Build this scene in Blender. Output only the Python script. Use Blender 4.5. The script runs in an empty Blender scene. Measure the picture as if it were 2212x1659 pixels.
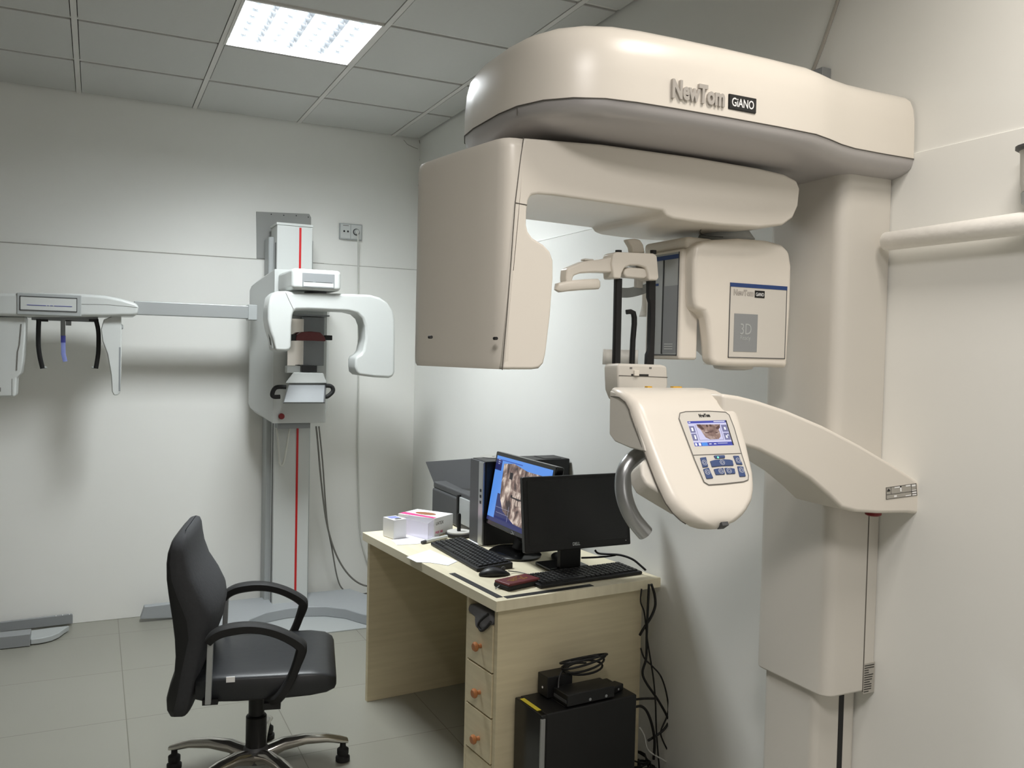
import bpy, bmesh, math, random
from mathutils import Vector, Matrix

random.seed(4)
PI = math.pi
scene = bpy.context.scene
col = scene.collection

# ------------------------------------------------------------------ camera
IMG_W, IMG_H, FPX = 2212.0, 1659.0, 1866.58
YAW, PITCH, ROLL = math.radians(25.78932), math.radians(-1.91301), math.radians(1.29604)
CAM = Vector((-1.908, -5.418, 1.57))
XL, YB = -4.6, -7.6          # left wall and rear wall
CZ = 2.968                                  # ceiling height
_f = Vector((math.sin(YAW) * math.cos(PITCH), math.cos(YAW) * math.cos(PITCH), math.sin(PITCH)))
_r0 = Vector((math.cos(YAW), -math.sin(YAW), 0))
_u0 = _r0.cross(_f)
_r = _r0 * math.cos(ROLL) + _u0 * math.sin(ROLL)
_u = -_r0 * math.sin(ROLL) + _u0 * math.cos(ROLL)
cam_data = bpy.data.cameras.new('camera')
cam_data.sensor_fit = 'HORIZONTAL'
cam_data.sensor_width = 36.0
cam_data.lens = FPX / IMG_W * 36.0
cam_data.clip_start = 0.05
cam = bpy.data.objects.new('camera', cam_data)
col.objects.link(cam)
cam.matrix_world = Matrix(((_r.x, _u.x, -_f.x, CAM.x), (_r.y, _u.y, -_f.y, CAM.y), (_r.z, _u.z, -_f.z, CAM.z), (0, 0, 0, 1)))
scene.camera = cam

# ------------------------------------------------------------------ world, exposure
world = bpy.data.worlds.new('world')
scene.world = world
world.use_nodes = True
world.node_tree.nodes['Background'].inputs[0].default_value = (0.9, 0.95, 1.0, 1)
world.node_tree.nodes['Background'].inputs[1].default_value = 0.0
vs = scene.view_settings
vs.view_transform = 'Standard'
try:
    vs.look = 'None'
except Exception:
    pass
vs.gamma = 1.0
vs.use_curve_mapping = False
vs.exposure = 0.1
scene.cycles.use_denoising = True
scene.cycles.max_bounces = 10
scene.cycles.diffuse_bounces = 6
scene.cycles.glossy_bounces = 4
scene.cycles.sample_clamp_indirect = 6.0

# ------------------------------------------------------------------ lights (louvred fixture, warm lamp, added fills)
def area(name, loc, size, power, color, spread=180):
    d = bpy.data.lights.new(name, 'AREA')
    d.shape = 'SQUARE'
    d.size = size
    d.energy = power
    d.color = color
    d.spread = math.radians(spread)
    o = bpy.data.objects.new(name, d)
    o.location = loc
    col.objects.link(o)
    return o
area('fluorescent_light', (-1.092, -1.5, CZ + 0.060), 0.56, 110, (0.94, 0.985, 1.0))
area('warm_ceiling_light', (-0.55, -4.55, CZ - 0.012), 0.40, 11, (1.0, 0.93, 0.85), 150)    # just above the picture, by the right wall
area('camera_side_fill', (-1.75, -5.3, CZ - 0.012), 0.56, 36, (1.0, 0.95, 0.91), 150)         # unseen fill added near the camera to even out the right wall
rear_fill = area('rear_fill_light', (-1.9, YB + .02, 1.5), 1.5, 8, (1.0, 0.95, 0.90), 170)
rear_fill.rotation_euler = (math.radians(90), 0, 0)      # fill added at the solid rear wall to lift camera-facing sides


# ------------------------------------------------------------------ helpers
def at(px, py, ax, val):
    """Point where the sight line of a photo pixel meets the plane axis = val."""
    d = _f * FPX + _r * (px - IMG_W / 2) - _u * (py - IMG_H / 2)
    t = (val - CAM[ax]) / d[ax]
    return CAM + d * t
def atp(px, py, p0, n):
    d = _f * FPX + _r * (px - IMG_W / 2) - _u * (py - IMG_H / 2)
    t = (Vector(p0) - CAM).dot(n) / d.dot(n)
    return CAM + d * t
X_, Y_, Z_ = 0, 1, 2

def srgb(c):
    return tuple((v / 12.92 if v <= 0.04045 else ((v + 0.055) / 1.055) ** 2.4) for v in (x / 255 for x in c)) + (1,)

MATS = {}
def mat(name, rgb, rough=0.5, metal=0.0, noise=0.0, scale=20.0, bump=0.0, spec=0.5, emit=None, estr=0.0, alpha=1.0, coat=0.0, trans=0.0):
    m = bpy.data.materials.new(name)
    m.use_nodes = True
    nt = m.node_tree
    b = nt.nodes['Principled BSDF']
    c = srgb(rgb)
    b.inputs['Base Color'].default_value = c
    b.inputs['Roughness'].default_value = rough
    b.inputs['Metallic'].default_value = metal
    b.inputs['Specular IOR Level'].default_value = spec
    b.inputs['Coat Weight'].default_value = coat
    b.inputs['Coat Roughness'].default_value = 0.15
    b.inputs['Transmission Weight'].default_value = trans
    b.inputs['Alpha'].default_value = alpha
    if emit:
        b.inputs['Emission Color'].default_value = srgb(emit)
        b.inputs['Emission Strength'].default_value = estr
    tc = nt.nodes.new('ShaderNodeTexCoord')
    n = nt.nodes.new('ShaderNodeTexNoise')
    n.inputs['Scale'].default_value = scale
    n.inputs['Detail'].default_value = 4
    nt.links.new(tc.outputs['Object'], n.inputs['Vector'])
    if noise:
        mx = nt.nodes.new('ShaderNodeMix')
        mx.data_type = 'RGBA'
        mx.inputs[6].default_value = tuple(min(1, v * (1 + noise)) for v in c[:3]) + (1,)
        mx.inputs[7].default_value = tuple(v * (1 - noise) for v in c[:3]) + (1,)
        nt.links.new(n.outputs['Fac'], mx.inputs[0])
        nt.links.new(mx.outputs[2], b.inputs['Base Color'])
    if bump:
        bp = nt.nodes.new('ShaderNodeBump')
        bp.inputs['Strength'].default_value = bump
        bp.inputs['Distance'].default_value = 0.002
        nt.links.new(n.outputs['Fac'], bp.inputs['Height'])
        nt.links.new(bp.outputs['Normal'], b.inputs['Normal'])
    MATS[name] = m
    return m

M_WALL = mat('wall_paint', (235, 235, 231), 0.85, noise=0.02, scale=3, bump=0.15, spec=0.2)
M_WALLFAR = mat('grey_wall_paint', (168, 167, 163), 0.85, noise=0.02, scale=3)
M_CEIL = mat('ceiling_panel', (200, 200, 197), 0.9, noise=0.02, scale=60, spec=0.1)
M_TBAR = mat('ceiling_bar', (214, 212, 208), 0.6, spec=0.3)
M_VOID = mat('dark_gap', (48, 48, 46), 0.9)
M_SEAM = mat('seam_line', (92, 88, 82), 0.8)
M_WARM = mat('warm_white_plastic', (226, 220, 210), 0.32, noise=0.01, scale=4, spec=0.5)
M_WARM2 = mat('warm_white_matte', (208, 204, 196), 0.5, noise=0.01, scale=4)
M_GREYBAND = mat('satin_grey_band', (186, 183, 183), 0.38, metal=0.35)
M_COOL = mat('cool_white_plastic', (202, 205, 203), 0.35, noise=0.01, scale=5)
M_COOLGREY = mat('light_grey_plastic', (170, 174, 174), 0.45)
M_GREY = mat('mid_grey_plastic', (140, 143, 145), 0.5)
M_DGREY = mat('dark_grey_plastic', (72, 73, 75), 0.5)
M_BLACK = mat('black_plastic', (22, 22, 23), 0.45, spec=0.4)
M_BLACKG = mat('glossy_black', (12, 12, 13), 0.18)
M_RUBBER = mat('black_rubber', (18, 18, 18), 0.7)
M_SILVER = mat('silver_metal', (176, 178, 180), 0.3, metal=0.85)
M_LETTER = mat('silver_lettering', (186, 181, 175), 0.35, metal=0.3)
M_BRUSHED = mat('brushed_aluminium', (178, 182, 183), 0.42, metal=0.55)
M_CHROME = mat('polished_chrome', (205, 202, 196), 0.16, metal=0.95)
M_RED = mat('red_strip', (190, 22, 26), 0.4)
M_DRED = mat('dark_red_button', (120, 22, 26), 0.4)
M_BLUE = mat('blue_strip', (38, 66, 122), 0.4)
M_KEYBLUE = mat('blue_keypad', (58, 78, 124), 0.35)
M_WHITE = mat('white_print', (245, 245, 245), 0.5)
M_PAPER = mat('white_paper', (240, 240, 242), 0.8)
M_STICKER = mat('grey_sticker', (172, 168, 160), 0.6, noise=0.06, scale=120)
M_INK = mat('black_ink', (26, 26, 26), 0.6)
M_GREYINK = mat('grey_ink', (120, 118, 114), 0.6)
M_LEATHER = mat('black_leather', (36, 38, 41), 0.42, noise=0.06, scale=30, bump=0.25)
M_FABRIC = mat('black_mesh_fabric', (56, 57, 60), 0.85, noise=0.12, scale=90, bump=0.4)
M_SHELL = mat('black_shell_leather', (27, 28, 30), 0.5, noise=0.06, scale=30, bump=0.2)
M_KNOB = mat('brown_wood_knob', (164, 106, 62), 0.45, noise=0.1, scale=40)
M_MAROON = mat('maroon_leather', (96, 32, 34), 0.45, noise=0.1, scale=50, bump=0.3)
M_GOLD = mat('gold_print', (176, 138, 70), 0.45, metal=0.3)
M_YELLOW = mat('yellow_label', (222, 204, 62), 0.5)
M_PINK = mat('magenta_print', (214, 60, 132), 0.5)
M_CLEAR = mat('clear_plastic', (238, 234, 246), 0.15, alpha=0.42)
M_FROST = mat('frosted_plastic', (222, 220, 214), 0.4, alpha=0.75)
M_MIRROR = mat('mirror_strip', (215, 216, 215), 0.06, metal=1.0)
M_GREYCLOTH = mat('grey_cloth', (110, 110, 114), 0.9, noise=0.15, scale=30)
M_CABLEGREY = mat('grey_cable', (120, 118, 112), 0.6)
M_CABLEWALL = mat('wall_grey_cable', (172, 168, 160), 0.6)
M_CABLEWHITE = mat('white_cable', (205, 206, 200), 0.6)
M_FOAM = mat('foam_wrap', (242, 240, 235), 0.6, noise=0.05, scale=60, bump=0.6)
M_TAPEBLUE = mat('blue_tape', (62, 66, 150), 0.5)
M_TAPEPALE = mat('pale_blue_tape', (128, 138, 198), 0.5)
M_GREEN = mat('green_led', (90, 220, 160), 0.4, emit=(110, 240, 180), estr=1.2)
M_ORANGE = mat('orange_print', (206, 130, 40), 0.5)
M_YWARN = mat('yellow_warning_print', (216, 168, 48), 0.5)
M_GREYPATCH = mat('grey_wall_plate', (150, 151, 148), 0.7, noise=0.05, scale=8)
M_BASEGREY = mat('grey_painted_steel', (158, 162, 165), 0.5)
M_LAMPTUBE = mat('fluorescent_tube', (255, 255, 255), 0.5, emit=(240, 250, 255), estr=9.0)
M_LOUVRE = mat('louvre_metal', (42, 45, 48), 0.5)
M_REFL = mat('reflector_metal', (225, 228, 230), 0.35, metal=0.6)
M_DUST = mat('dusty_ledge', (172, 170, 164), 0.95, noise=0.25, scale=40)
M_BROWNFRAME = mat('brown_card', (150, 96, 60), 0.6)

def wood_mat(name, rgb, vec=(1, 1, 1)):
    m = mat(name, rgb, 0.5)
    nt = m.node_tree
    b = nt.nodes['Principled BSDF']
    tc = nt.nodes.new('ShaderNodeTexCoord')
    mp = nt.nodes.new('ShaderNodeMapping')
    mp.inputs['Scale'].default_value = vec
    n = nt.nodes.new('ShaderNodeTexNoise')
    n.inputs['Scale'].default_value = 6
    n.inputs['Detail'].default_value = 6
    mx = nt.nodes.new('ShaderNodeMix')
    mx.data_type = 'RGBA'
    c = srgb(rgb)
    mx.inputs[6].default_value = tuple(v * 1.10 for v in c[:3]) + (1,)
    mx.inputs[7].default_value = (c[0] * 0.84, c[1] * 0.82, c[2] * 0.78, 1)
    nt.links.new(tc.outputs['Object'], mp.inputs['Vector'])
    nt.links.new(mp.outputs['Vector'], n.inputs['Vector'])
    nt.links.new(n.outputs['Fac'], mx.inputs[0])
    nt.links.new(mx.outputs[2], b.inputs['Base Color'])
    return m
M_WOOD = wood_mat('pale_maple_laminate', (210, 199, 168), (0.6, 0.6, 9))
M_WOODTOP = wood_mat('pale_maple_top', (232, 224, 198), (6, 0.5, 1))

def tile_mat():
    m = mat('floor_tile', (143, 142, 132), 0.32, noise=0.03, scale=2.5)
    nt = m.node_tree
    b = nt.nodes['Principled BSDF']
    src = b.inputs['Base Color'].links[0].from_socket
    tc = nt.nodes.new('ShaderNodeTexCoord')
    mp = nt.nodes.new('ShaderNodeMapping')
    mp.inputs['Location'].default_value = (1.78 + 0.605 * 10, 0.887 + 0.605 * 20, 0)
    br = nt.nodes.new('ShaderNodeTexBrick')
    br.offset = 0.0
    br.inputs['Scale'].default_value = 1.0
    br.inputs['Brick Width'].default_value = 0.605
    br.inputs['Row Height'].default_value = 0.605
    br.inputs['Mortar Size'].default_value = 0.0022
    br.inputs['Mortar Smooth'].default_value = 0.2
    br.inputs['Bias'].default_value = 0
    br.inputs['Color1'].default_value = (1, 1, 1, 1)
    br.inputs['Color2'].default_value = (0.95, 0.95, 0.94, 1)
    br.inputs['Mortar'].default_value = (0.55, 0.54, 0.5, 1)
    mu = nt.nodes.new('ShaderNodeMix')
    mu.data_type = 'RGBA'
    mu.blend_type = 'MULTIPLY'
    mu.inputs[0].default_value = 1
    nt.links.new(tc.outputs['Object'], mp.inputs['Vector'])
    nt.links.new(mp.outputs['Vector'], br.inputs['Vector'])
    nt.links.new(src, mu.inputs[6])
    nt.links.new(br.outputs['Color'], mu.inputs[7])
    nt.links.new(mu.outputs[2], b.inputs['Base Color'])
    return m
M_FLOOR = tile_mat()

def xray_mat(name, c0, c1, c2, scale, strength):
    """Screen picture of a radiograph: emission from stretched noise."""
    m = bpy.data.materials.new(name)
    m.use_nodes = True
    nt = m.node_tree
    b = nt.nodes['Principled BSDF']
    b.inputs['Base Color'].default_value = (0.01, 0.01, 0.01, 1)
    b.inputs['Roughness'].default_value = 0.4
    tc = nt.nodes.new('ShaderNodeTexCoord')
    mp = nt.nodes.new('ShaderNodeMapping')
    mp.inputs['Scale'].default_value = scale
    n = nt.nodes.new('ShaderNodeTexNoise')
    n.inputs['Scale'].default_value = 1.0
    n.inputs['Detail'].default_value = 6
    n.inputs['Distortion'].default_value = 0.5
    r = nt.nodes.new('ShaderNodeValToRGB')
    r.color_ramp.elements[0].position = 0.34
    r.color_ramp.elements[0].color = srgb(c0)
    r.color_ramp.elements[1].position = 0.66
    r.color_ramp.elements[1].color = srgb(c2)
    e = r.color_ramp.elements.new(0.5)
    e.color = srgb(c1)
    nt.links.new(tc.outputs['Object'], mp.inputs['Vector'])
    nt.links.new(mp.outputs['Vector'], n.inputs['Vector'])
    nt.links.new(n.outputs['Fac'], r.inputs[0])
    nt.links.new(r.outputs[0], b.inputs['Emission Color'])
    b.inputs['Emission Strength'].default_value = strength
    return m
def screen_mat(name, rgb, s=0.9):
    return mat(name, (8, 8, 8), 0.35, emit=rgb, estr=s)
S_BLUE = screen_mat('screen_light_blue', (92, 148, 232))
S_NAVY = screen_mat('screen_navy', (38, 44, 98))
S_MID = screen_mat('screen_mid_blue', (62, 92, 178))
S_TAN = screen_mat('screen_tan', (178, 150, 140))
S_GREYLINE = screen_mat('screen_grey_line', (170, 170, 190))
S_PALE = screen_mat('screen_pale_lilac', (214, 212, 244))
S_INDIGO = screen_mat('screen_indigo', (64, 74, 172))
S_SKY = screen_mat('screen_sky', (80, 150, 240))
S_GREYBTN = screen_mat('screen_grey_button', (122, 122, 160))
S_WHITE = screen_mat('screen_white', (250, 250, 255))
S_BONE = xray_mat('screen_bone', (92, 66, 62), (150, 122, 112), (200, 180, 172), (40, 40, 60), 0.9)
S_XRAY = xray_mat('screen_radiograph', (52, 42, 44), (128, 106, 98), (222, 206, 192), (3, 30, 22), 0.95)
S_XDARK = screen_mat('screen_black_gap', (26, 22, 30))
S_TOOTH = xray_mat('screen_tooth', (120, 104, 98), (178, 160, 148), (238, 226, 214), (3, 60, 30), 0.95)
S_DARK = screen_mat('screen_dark_bone', (84, 58, 56))


# --- geometry collectors
class G:
    def __init__(self):
        self.v = []
        self.f = []
    def add(self, vs_, fs_):
        b = len(self.v)
        self.v += [Vector(p) for p in vs_]
        self.f += [tuple(i + b for i in f) for f in fs_]
        return self
    def box(self, lo, hi):
        x0, y0, z0 = lo
        x1, y1, z1 = hi
        return self.add([(x0, y0, z0), (x1, y0, z0), (x1, y1, z0), (x0, y1, z0), (x0, y0, z1), (x1, y0, z1), (x1, y1, z1), (x0, y1, z1)],
                        [(0, 3, 2, 1), (4, 5, 6, 7), (0, 1, 5, 4), (1, 2, 6, 5), (2, 3, 7, 6), (3, 0, 4, 7)])
    def obox(self, c, ax, ay, az):
        """oriented box: centre and three half vectors"""
        c, ax, ay, az = Vector(c), Vector(ax), Vector(ay), Vector(az)
        p = [c + ax * i + ay * j + az * k for k in (-1, 1) for j, i in ((-1, -1), (-1, 1), (1, 1), (1, -1))]
        return self.add(p, [(0, 3, 2, 1), (4, 5, 6, 7), (0, 1, 5, 4), (1, 2, 6, 5), (2, 3, 7, 6), (3, 0, 4, 7)])
    def prism(self, pts, ext):
        n = len(pts)
        ext = Vector(ext)
        a = [Vector(p) for p in pts]
        fs_ = [tuple(range(n)), tuple(range(2 * n - 1, n - 1, -1))]
        fs_ += [(i, i + n, (i + 1) % n + n, (i + 1) % n) for i in range(n)]
        return self.add(a + [p + ext for p in a], fs_)
    def loft(self, secs, cap=True, closed=True):
        n = len(secs[0])
        vs_ = [p for s in secs for p in s]
        fs_ = []
        for k in range(len(secs) - 1):
            for i in range(n if closed else n - 1):
                j = (i + 1) % n
                fs_.append((k * n + i, k * n + j, (k + 1) * n + j, (k + 1) * n + i))
        if cap:
            fs_.append(tuple(range(n - 1, -1, -1)))
            fs_.append(tuple(range((len(secs) - 1) * n, len(secs) * n)))
        return self.add(vs_, fs_)
    def tube(self, path, r, n=10, flat=None, up=None):
        """sweep a round (or flat = (a, b) elliptic/rectangular) section along a path"""
        P = [Vector(p) for p in path]
        R = r if isinstance(r, (list, tuple)) else [r] * len(P)
        secs = []
        nrm = None
        for i, p in enumerate(P):
            t = (P[min(i + 1, len(P) - 1)] - P[max(i - 1, 0)]).normalized()
            if up is not None:
                nrm = Vector(up)
                nrm = (nrm - t * nrm.dot(t)).normalized()
            elif nrm is None:
                nrm = t.orthogonal().normalized()
            else:
                nrm = (nrm - t * nrm.dot(t)).normalized()
            b = t.cross(nrm)
            s = []
            if flat:
                a_, b_ = flat
                k = R[i]
                c = 0.32
                for ca, cb in ((1, 1 - c), (1 - c, 1), (-1 + c, 1), (-1, 1 - c), (-1, -1 + c), (-1 + c, -1), (1 - c, -1), (1, -1 + c)):
                    s.append(p + nrm * (a_ * k * ca) + b * (b_ * k * cb))
            else:
                for q in range(n):
                    a = 2 * PI * q / n
                    s.append(p + nrm * (math.cos(a) * R[i]) + b * (math.sin(a) * R[i]))
            secs.append(s)
        return self.loft(secs)
    def cyl(self, p0, p1, r0, r1=None, n=24):
        r1 = r0 if r1 is None else r1
        p0, p1 = Vector(p0), Vector(p1)
        t = (p1 - p0).normalized()
        u = t.orthogonal().normalized()
        w = t.cross(u)
        s = [[p + u * (math.cos(2 * PI * q / n) * r) + w * (math.sin(2 * PI * q / n) * r) for q in range(n)] for p, r in ((p0, r0), (p1, r1))]
        return self.loft(s)
    def lathe(self, base, prof, n=28, axis=(0, 0, 1)):
        base, t = Vector(base), Vector(axis).normalized()
        u = t.orthogonal().normalized()
        w = t.cross(u)
        return self.loft([[base + t * h + u * (math.cos(2 * PI * q / n) * r) + w * (math.sin(2 * PI * q / n) * r) for q in range(n)] for r, h in prof])
    def quad(self, a, b, c, d):
        return self.add([a, b, c, d], [(0, 1, 2, 3)])

def spline(pts, k=8):
    """Catmull-Rom through points"""
    P = [Vector(p) for p in pts]
    out = []
    for i in range(len(P) - 1):
        p0, p1, p2, p3 = P[max(i - 1, 0)], P[i], P[i + 1], P[min(i + 2, len(P) - 1)]
        for j in range(k):
            t = j / k
            out.append(0.5 * ((2 * p1) + (p2 - p0) * t + (2 * p0 - 5 * p1 + 4 * p2 - p3) * t * t + (3 * p1 - p0 - 3 * p2 + p3) * t ** 3))
    out.append(P[-1])
    return out

ROOT = {}
def thing(name, label, cat, loc=(0, 0, 0), rz=0.0, group=None):
    o = bpy.data.objects.new(name, None)
    o.empty_display_size = 0.1
    col.objects.link(o)
    o.location = loc
    o.rotation_euler = (0, 0, rz)
    o['label'] = label
    o['category'] = cat
    if group:
        o['group'] = group
    ROOT[o.name] = Matrix.Translation(Vector(loc)) @ Matrix.Rotation(rz, 4, 'Z')
    return o
def obj(name, g, m, parent=None, local=False, bevel=0.0, seg=3, angle=35, sub=0, label=None, flat=False):
    """link one mesh object; coordinates are world unless local (the parent thing's own axes)"""
    me = bpy.data.meshes.new(name)
    vs_ = g.v
    M = Matrix.Identity(4)
    if parent is not None:
        M = ROOT[parent.name]
        if not local:
            Mi = M.inverted()
            vs_ = [Mi @ p for p in vs_]
    me.from_pydata([tuple(p) for p in vs_], [], g.f)
    bm = bmesh.new()
    bm.from_mesh(me)
    bmesh.ops.recalc_face_normals(bm, faces=bm.faces)
    bm.to_mesh(me)
    bm.free()
    me.update()
    o = bpy.data.objects.new(name, me)
    col.objects.link(o)
    me.materials.append(m)
    if parent is not None:
        o.parent = parent
        ROOT[o.name] = M
    else:
        ROOT[o.name] = Matrix.Identity(4)
    if not flat:
        for p in me.polygons:
            p.use_smooth = True
    if bevel:
        b = o.modifiers.new('soft_edges', 'BEVEL')
        b.width = bevel
        b.segments = seg
        b.limit_method = 'ANGLE'
        b.angle_limit = math.radians(angle)
        b.harden_normals = True
        b.use_clamp_overlap = True
    elif sub:
        s = o.modifiers.new('smooth', 'SUBSURF')
        s.levels = sub
        s.render_levels = sub
    elif not flat:
        try:
            me.set_sharp_from_angle(angle=math.radians(angle))
        except Exception:
            pass
    if label:
        o['label'] = label
    return o
def tag(o, label, cat, group=None):
    o['label'] = label
    o['category'] = cat
    if group:
        o['group'] = group
    return o
def struct(name, g, m, parent=None, **k):
    o = obj(name, g, m, parent, **k)
    o['kind'] = 'structure'
    return o
def text(name, s, size, origin, xdir, ydir, m, parent, depth=0.001, bold=0.0, fit=None, shear=0.0):
    """lettering as real raised mesh; origin = left end of the baseline; fit = wanted width"""
    cu = bpy.data.curves.new(name, 'FONT')
    cu.body = s
    cu.size = size
    cu.extrude = depth / 2
    cu.offset = bold
    cu.shear = shear
    cu.resolution_u = 3
    t = bpy.data.objects.new(name, cu)
    col.objects.link(t)
    dg = bpy.context.evaluated_depsgraph_get()
    me = bpy.data.meshes.new_from_object(t.evaluated_get(dg))
    bpy.data.objects.remove(t)
    vs_ = [v.co.copy() for v in me.vertices]
    fs_ = [tuple(p.vertices) for p in me.polygons]
    x0 = min(v.x for v in vs_)
    x1 = max(v.x for v in vs_)
    k = fit / (x1 - x0) if fit else 1.0
    X = Vector(xdir).normalized()
    Yv = Vector(ydir)
    Yv = (Yv - X * Yv.dot(X)).normalized()
    N = X.cross(Yv)
    o3 = Vector(origin)
    g = G()
    g.add([o3 + X * ((v.x - x0) * k) + Yv * v.y + N * (v.z + depth / 2) for v in vs_], fs_)
    return obj(name, g, m, parent, flat=True)
def pxpoly(pts, ax, val):
    return [at(x, y, ax, val) for x, y in pts]


# ================================================================== the room
SEAM = 2.115                 # top of the lower wall lining
def room():
    struct('floor', G().box((XL - .1, YB - .1, -0.1), (0.12, 0.12, 0)), M_FLOOR)
    g = G().box((XL - .1, 0, 0), (0.12, 0.12, CZ + .25))
    struct('wall_back', g, M_WALL)
    struct('wall_right', G().box((0, YB, 0), (0.12, 0, CZ + .25)), M_WALL)
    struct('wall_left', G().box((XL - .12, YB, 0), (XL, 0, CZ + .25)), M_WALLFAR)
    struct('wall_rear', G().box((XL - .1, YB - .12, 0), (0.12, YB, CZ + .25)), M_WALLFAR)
    # lower wall lining panels stand a few millimetres proud, leaving the ledge line
    struct('wall_back_lining', G().box((XL, -0.007, 0.0), (-0.007, 0.01, SEAM)), M_WALL, bevel=0.002, seg=1)
    struct('wall_right_lining', G().box((-0.007, YB, 0.0), (0.01, 0.0, SEAM)), M_WALL, bevel=0.002, seg=1)
    # ceiling: dark void, panels and bars
    struct('ceiling', G().box((XL - .1, YB - .1, CZ + .25), (0.12, 0.12, CZ + .35)), M_VOID)
    p = G()
    bx = [-0.182 - 0.605 * k for k in range(0, 9)]
    by = [0.0] + [-0.6 * k for k in range(1, 14)]
    xs = sorted(bx + [0.0, XL])
    xs = [x for x in xs if x >= XL]
    ys = sorted(by + [YB])
    ys = [y for y in ys if y >= YB]
    fix = [(-1.092, -1.5)]
    for i in range(len(xs) - 1):
        for j in range(len(ys) - 1):
            x0, x1, y0, y1 = xs[i], xs[i + 1], ys[j], ys[j + 1]
            if x1 - x0 < .03 or y1 - y0 < .03:
                continue
            cx, cy = (x0 + x1) / 2, (y0 + y1) / 2
            if any(abs(cx - a) < .1 and abs(cy - b) < .1 for a, b in fix):
                continue
            e = 0.0155
            e2 = .014
            p.box((x0 + e, y0 + e, CZ + random.uniform(0, .0015)), (x1 - (e2 if x1 == 0 else e), y1 - (e2 if y1 == 0 else e), CZ + .012))
    struct('ceiling_panels', p, M_CEIL)
    t = G()
    for x in xs:
        if x == 0:
            continue
        t.box((x - .012, YB, CZ - .001), (x + .012, 0, CZ + .008))
    for y in ys:
        for i in range(len(xs) - 1):
            if y == 0:
                continue
            t.box((xs[i] + .012, y - .011, CZ + .007), (xs[i + 1] - .012, y + .011, CZ + .014))
    struct('trim_1', t, M_TBAR)
    struct('trim_2', G().box((XL, -0.0085, SEAM - .001), (-.62, -.0002, SEAM + .004)), M_DUST)
    struct('trim_4', G().box((-.62, -0.0078, SEAM - .0005), (-.007, -.0002, SEAM + .0025)), M_DUST)
    struct('trim_5', G().box((-0.0078, -3.3, SEAM - .0005), (-.0002, -.007, SEAM + .0020)), M_WALL)
room()

def light_fixture():
    cx, cy = -1.092, -1.5
    r = thing('ceiling_light', 'square recessed fluorescent light with a glowing metal louvre, set in the tiled ceiling', 'ceiling light', (cx, cy, CZ))
    h = 0.288
    g = G()
    for s in (-1, 1):
        g.box((cx + s * h - .006, cy - h, CZ - .003), (cx + s * h + .006, cy + h, CZ + .012))
        g.box((cx - h, cy + s * h - .006, CZ - .003), (cx + h, cy + s * h + .006, CZ + .012))
    obj('frame', g, M_TBAR, r)
    g = G()
    g.quad((cx - h, cy - h, CZ + .095), (cx + h, cy - h, CZ + .095), (cx + h, cy + h, CZ + .095), (cx - h, cy + h, CZ + .095))
    for s in (-1, 1):
        g.quad((cx + s * h, cy - h, CZ + .01), (cx + s * h, cy + h, CZ + .01), (cx + s * h, cy + h, CZ + .095), (cx + s * h, cy - h, CZ + .095))
        g.quad((cx - h, cy + s * h, CZ + .01), (cx + h, cy + s * h, CZ + .01), (cx + h, cy + s * h, CZ + .095), (cx - h, cy + s * h, CZ + .095))
    obj('reflector', g, M_REFL, r, flat=True)
    for k in range(4):
        x = cx - h + (k + .5) * 2 * h / 4
        obj('tube', G().cyl((x, cy - h + .02, CZ + .040), (x, cy + h - .02, CZ + .040), .012, n=12), M_LAMPTUBE, r)
    for k in range(1, 4):                     # blades between the bays, V shaped
        x = cx - h + k * 2 * h / 4
        g = G().loft([[(x - .013, y, CZ + .034), (x, y, CZ - .001), (x + .013, y, CZ + .034)] for y in (cy - h, cy + h)])
        obj('louvre_blade', g, M_LOUVRE, r, flat=True)
    for k in range(4):
        x0 = cx - h + k * 2 * h / 4
        for j in range(1, 7):
            y = cy - h + j * 2 * h / 7
            g = G().loft([[(x, y - .004, CZ + .032), (x, y, CZ + z0), (x, y + .004, CZ + .032)] for x, z0 in
                    ((x0 + .006, .002), (x0 + .04, .014), (x0 + .072, .018), (x0 + .104, .014), (x0 + .138, .002))])
            obj('louvre_fin', g, M_LOUVRE, r, flat=True)
light_fixture()

# hairline cracks and the dirty joint in the corner
g = G()
for pts in ([(907, 303), (911, 322), (908, 345), (909, 372), (905, 400), (907, 420)], ):
    g.tube([at(x, y, 1, -0.002) + Vector((-.004, 0, 0)) for x, y in pts], 0.0016, 5)
g.tube([at(x, y, 1, -0.002) for x, y in ((872, 302), (880, 312), (893, 318), (903, 322))], 0.001, 5)
struct('trim_3', g, M_SEAM)


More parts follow.
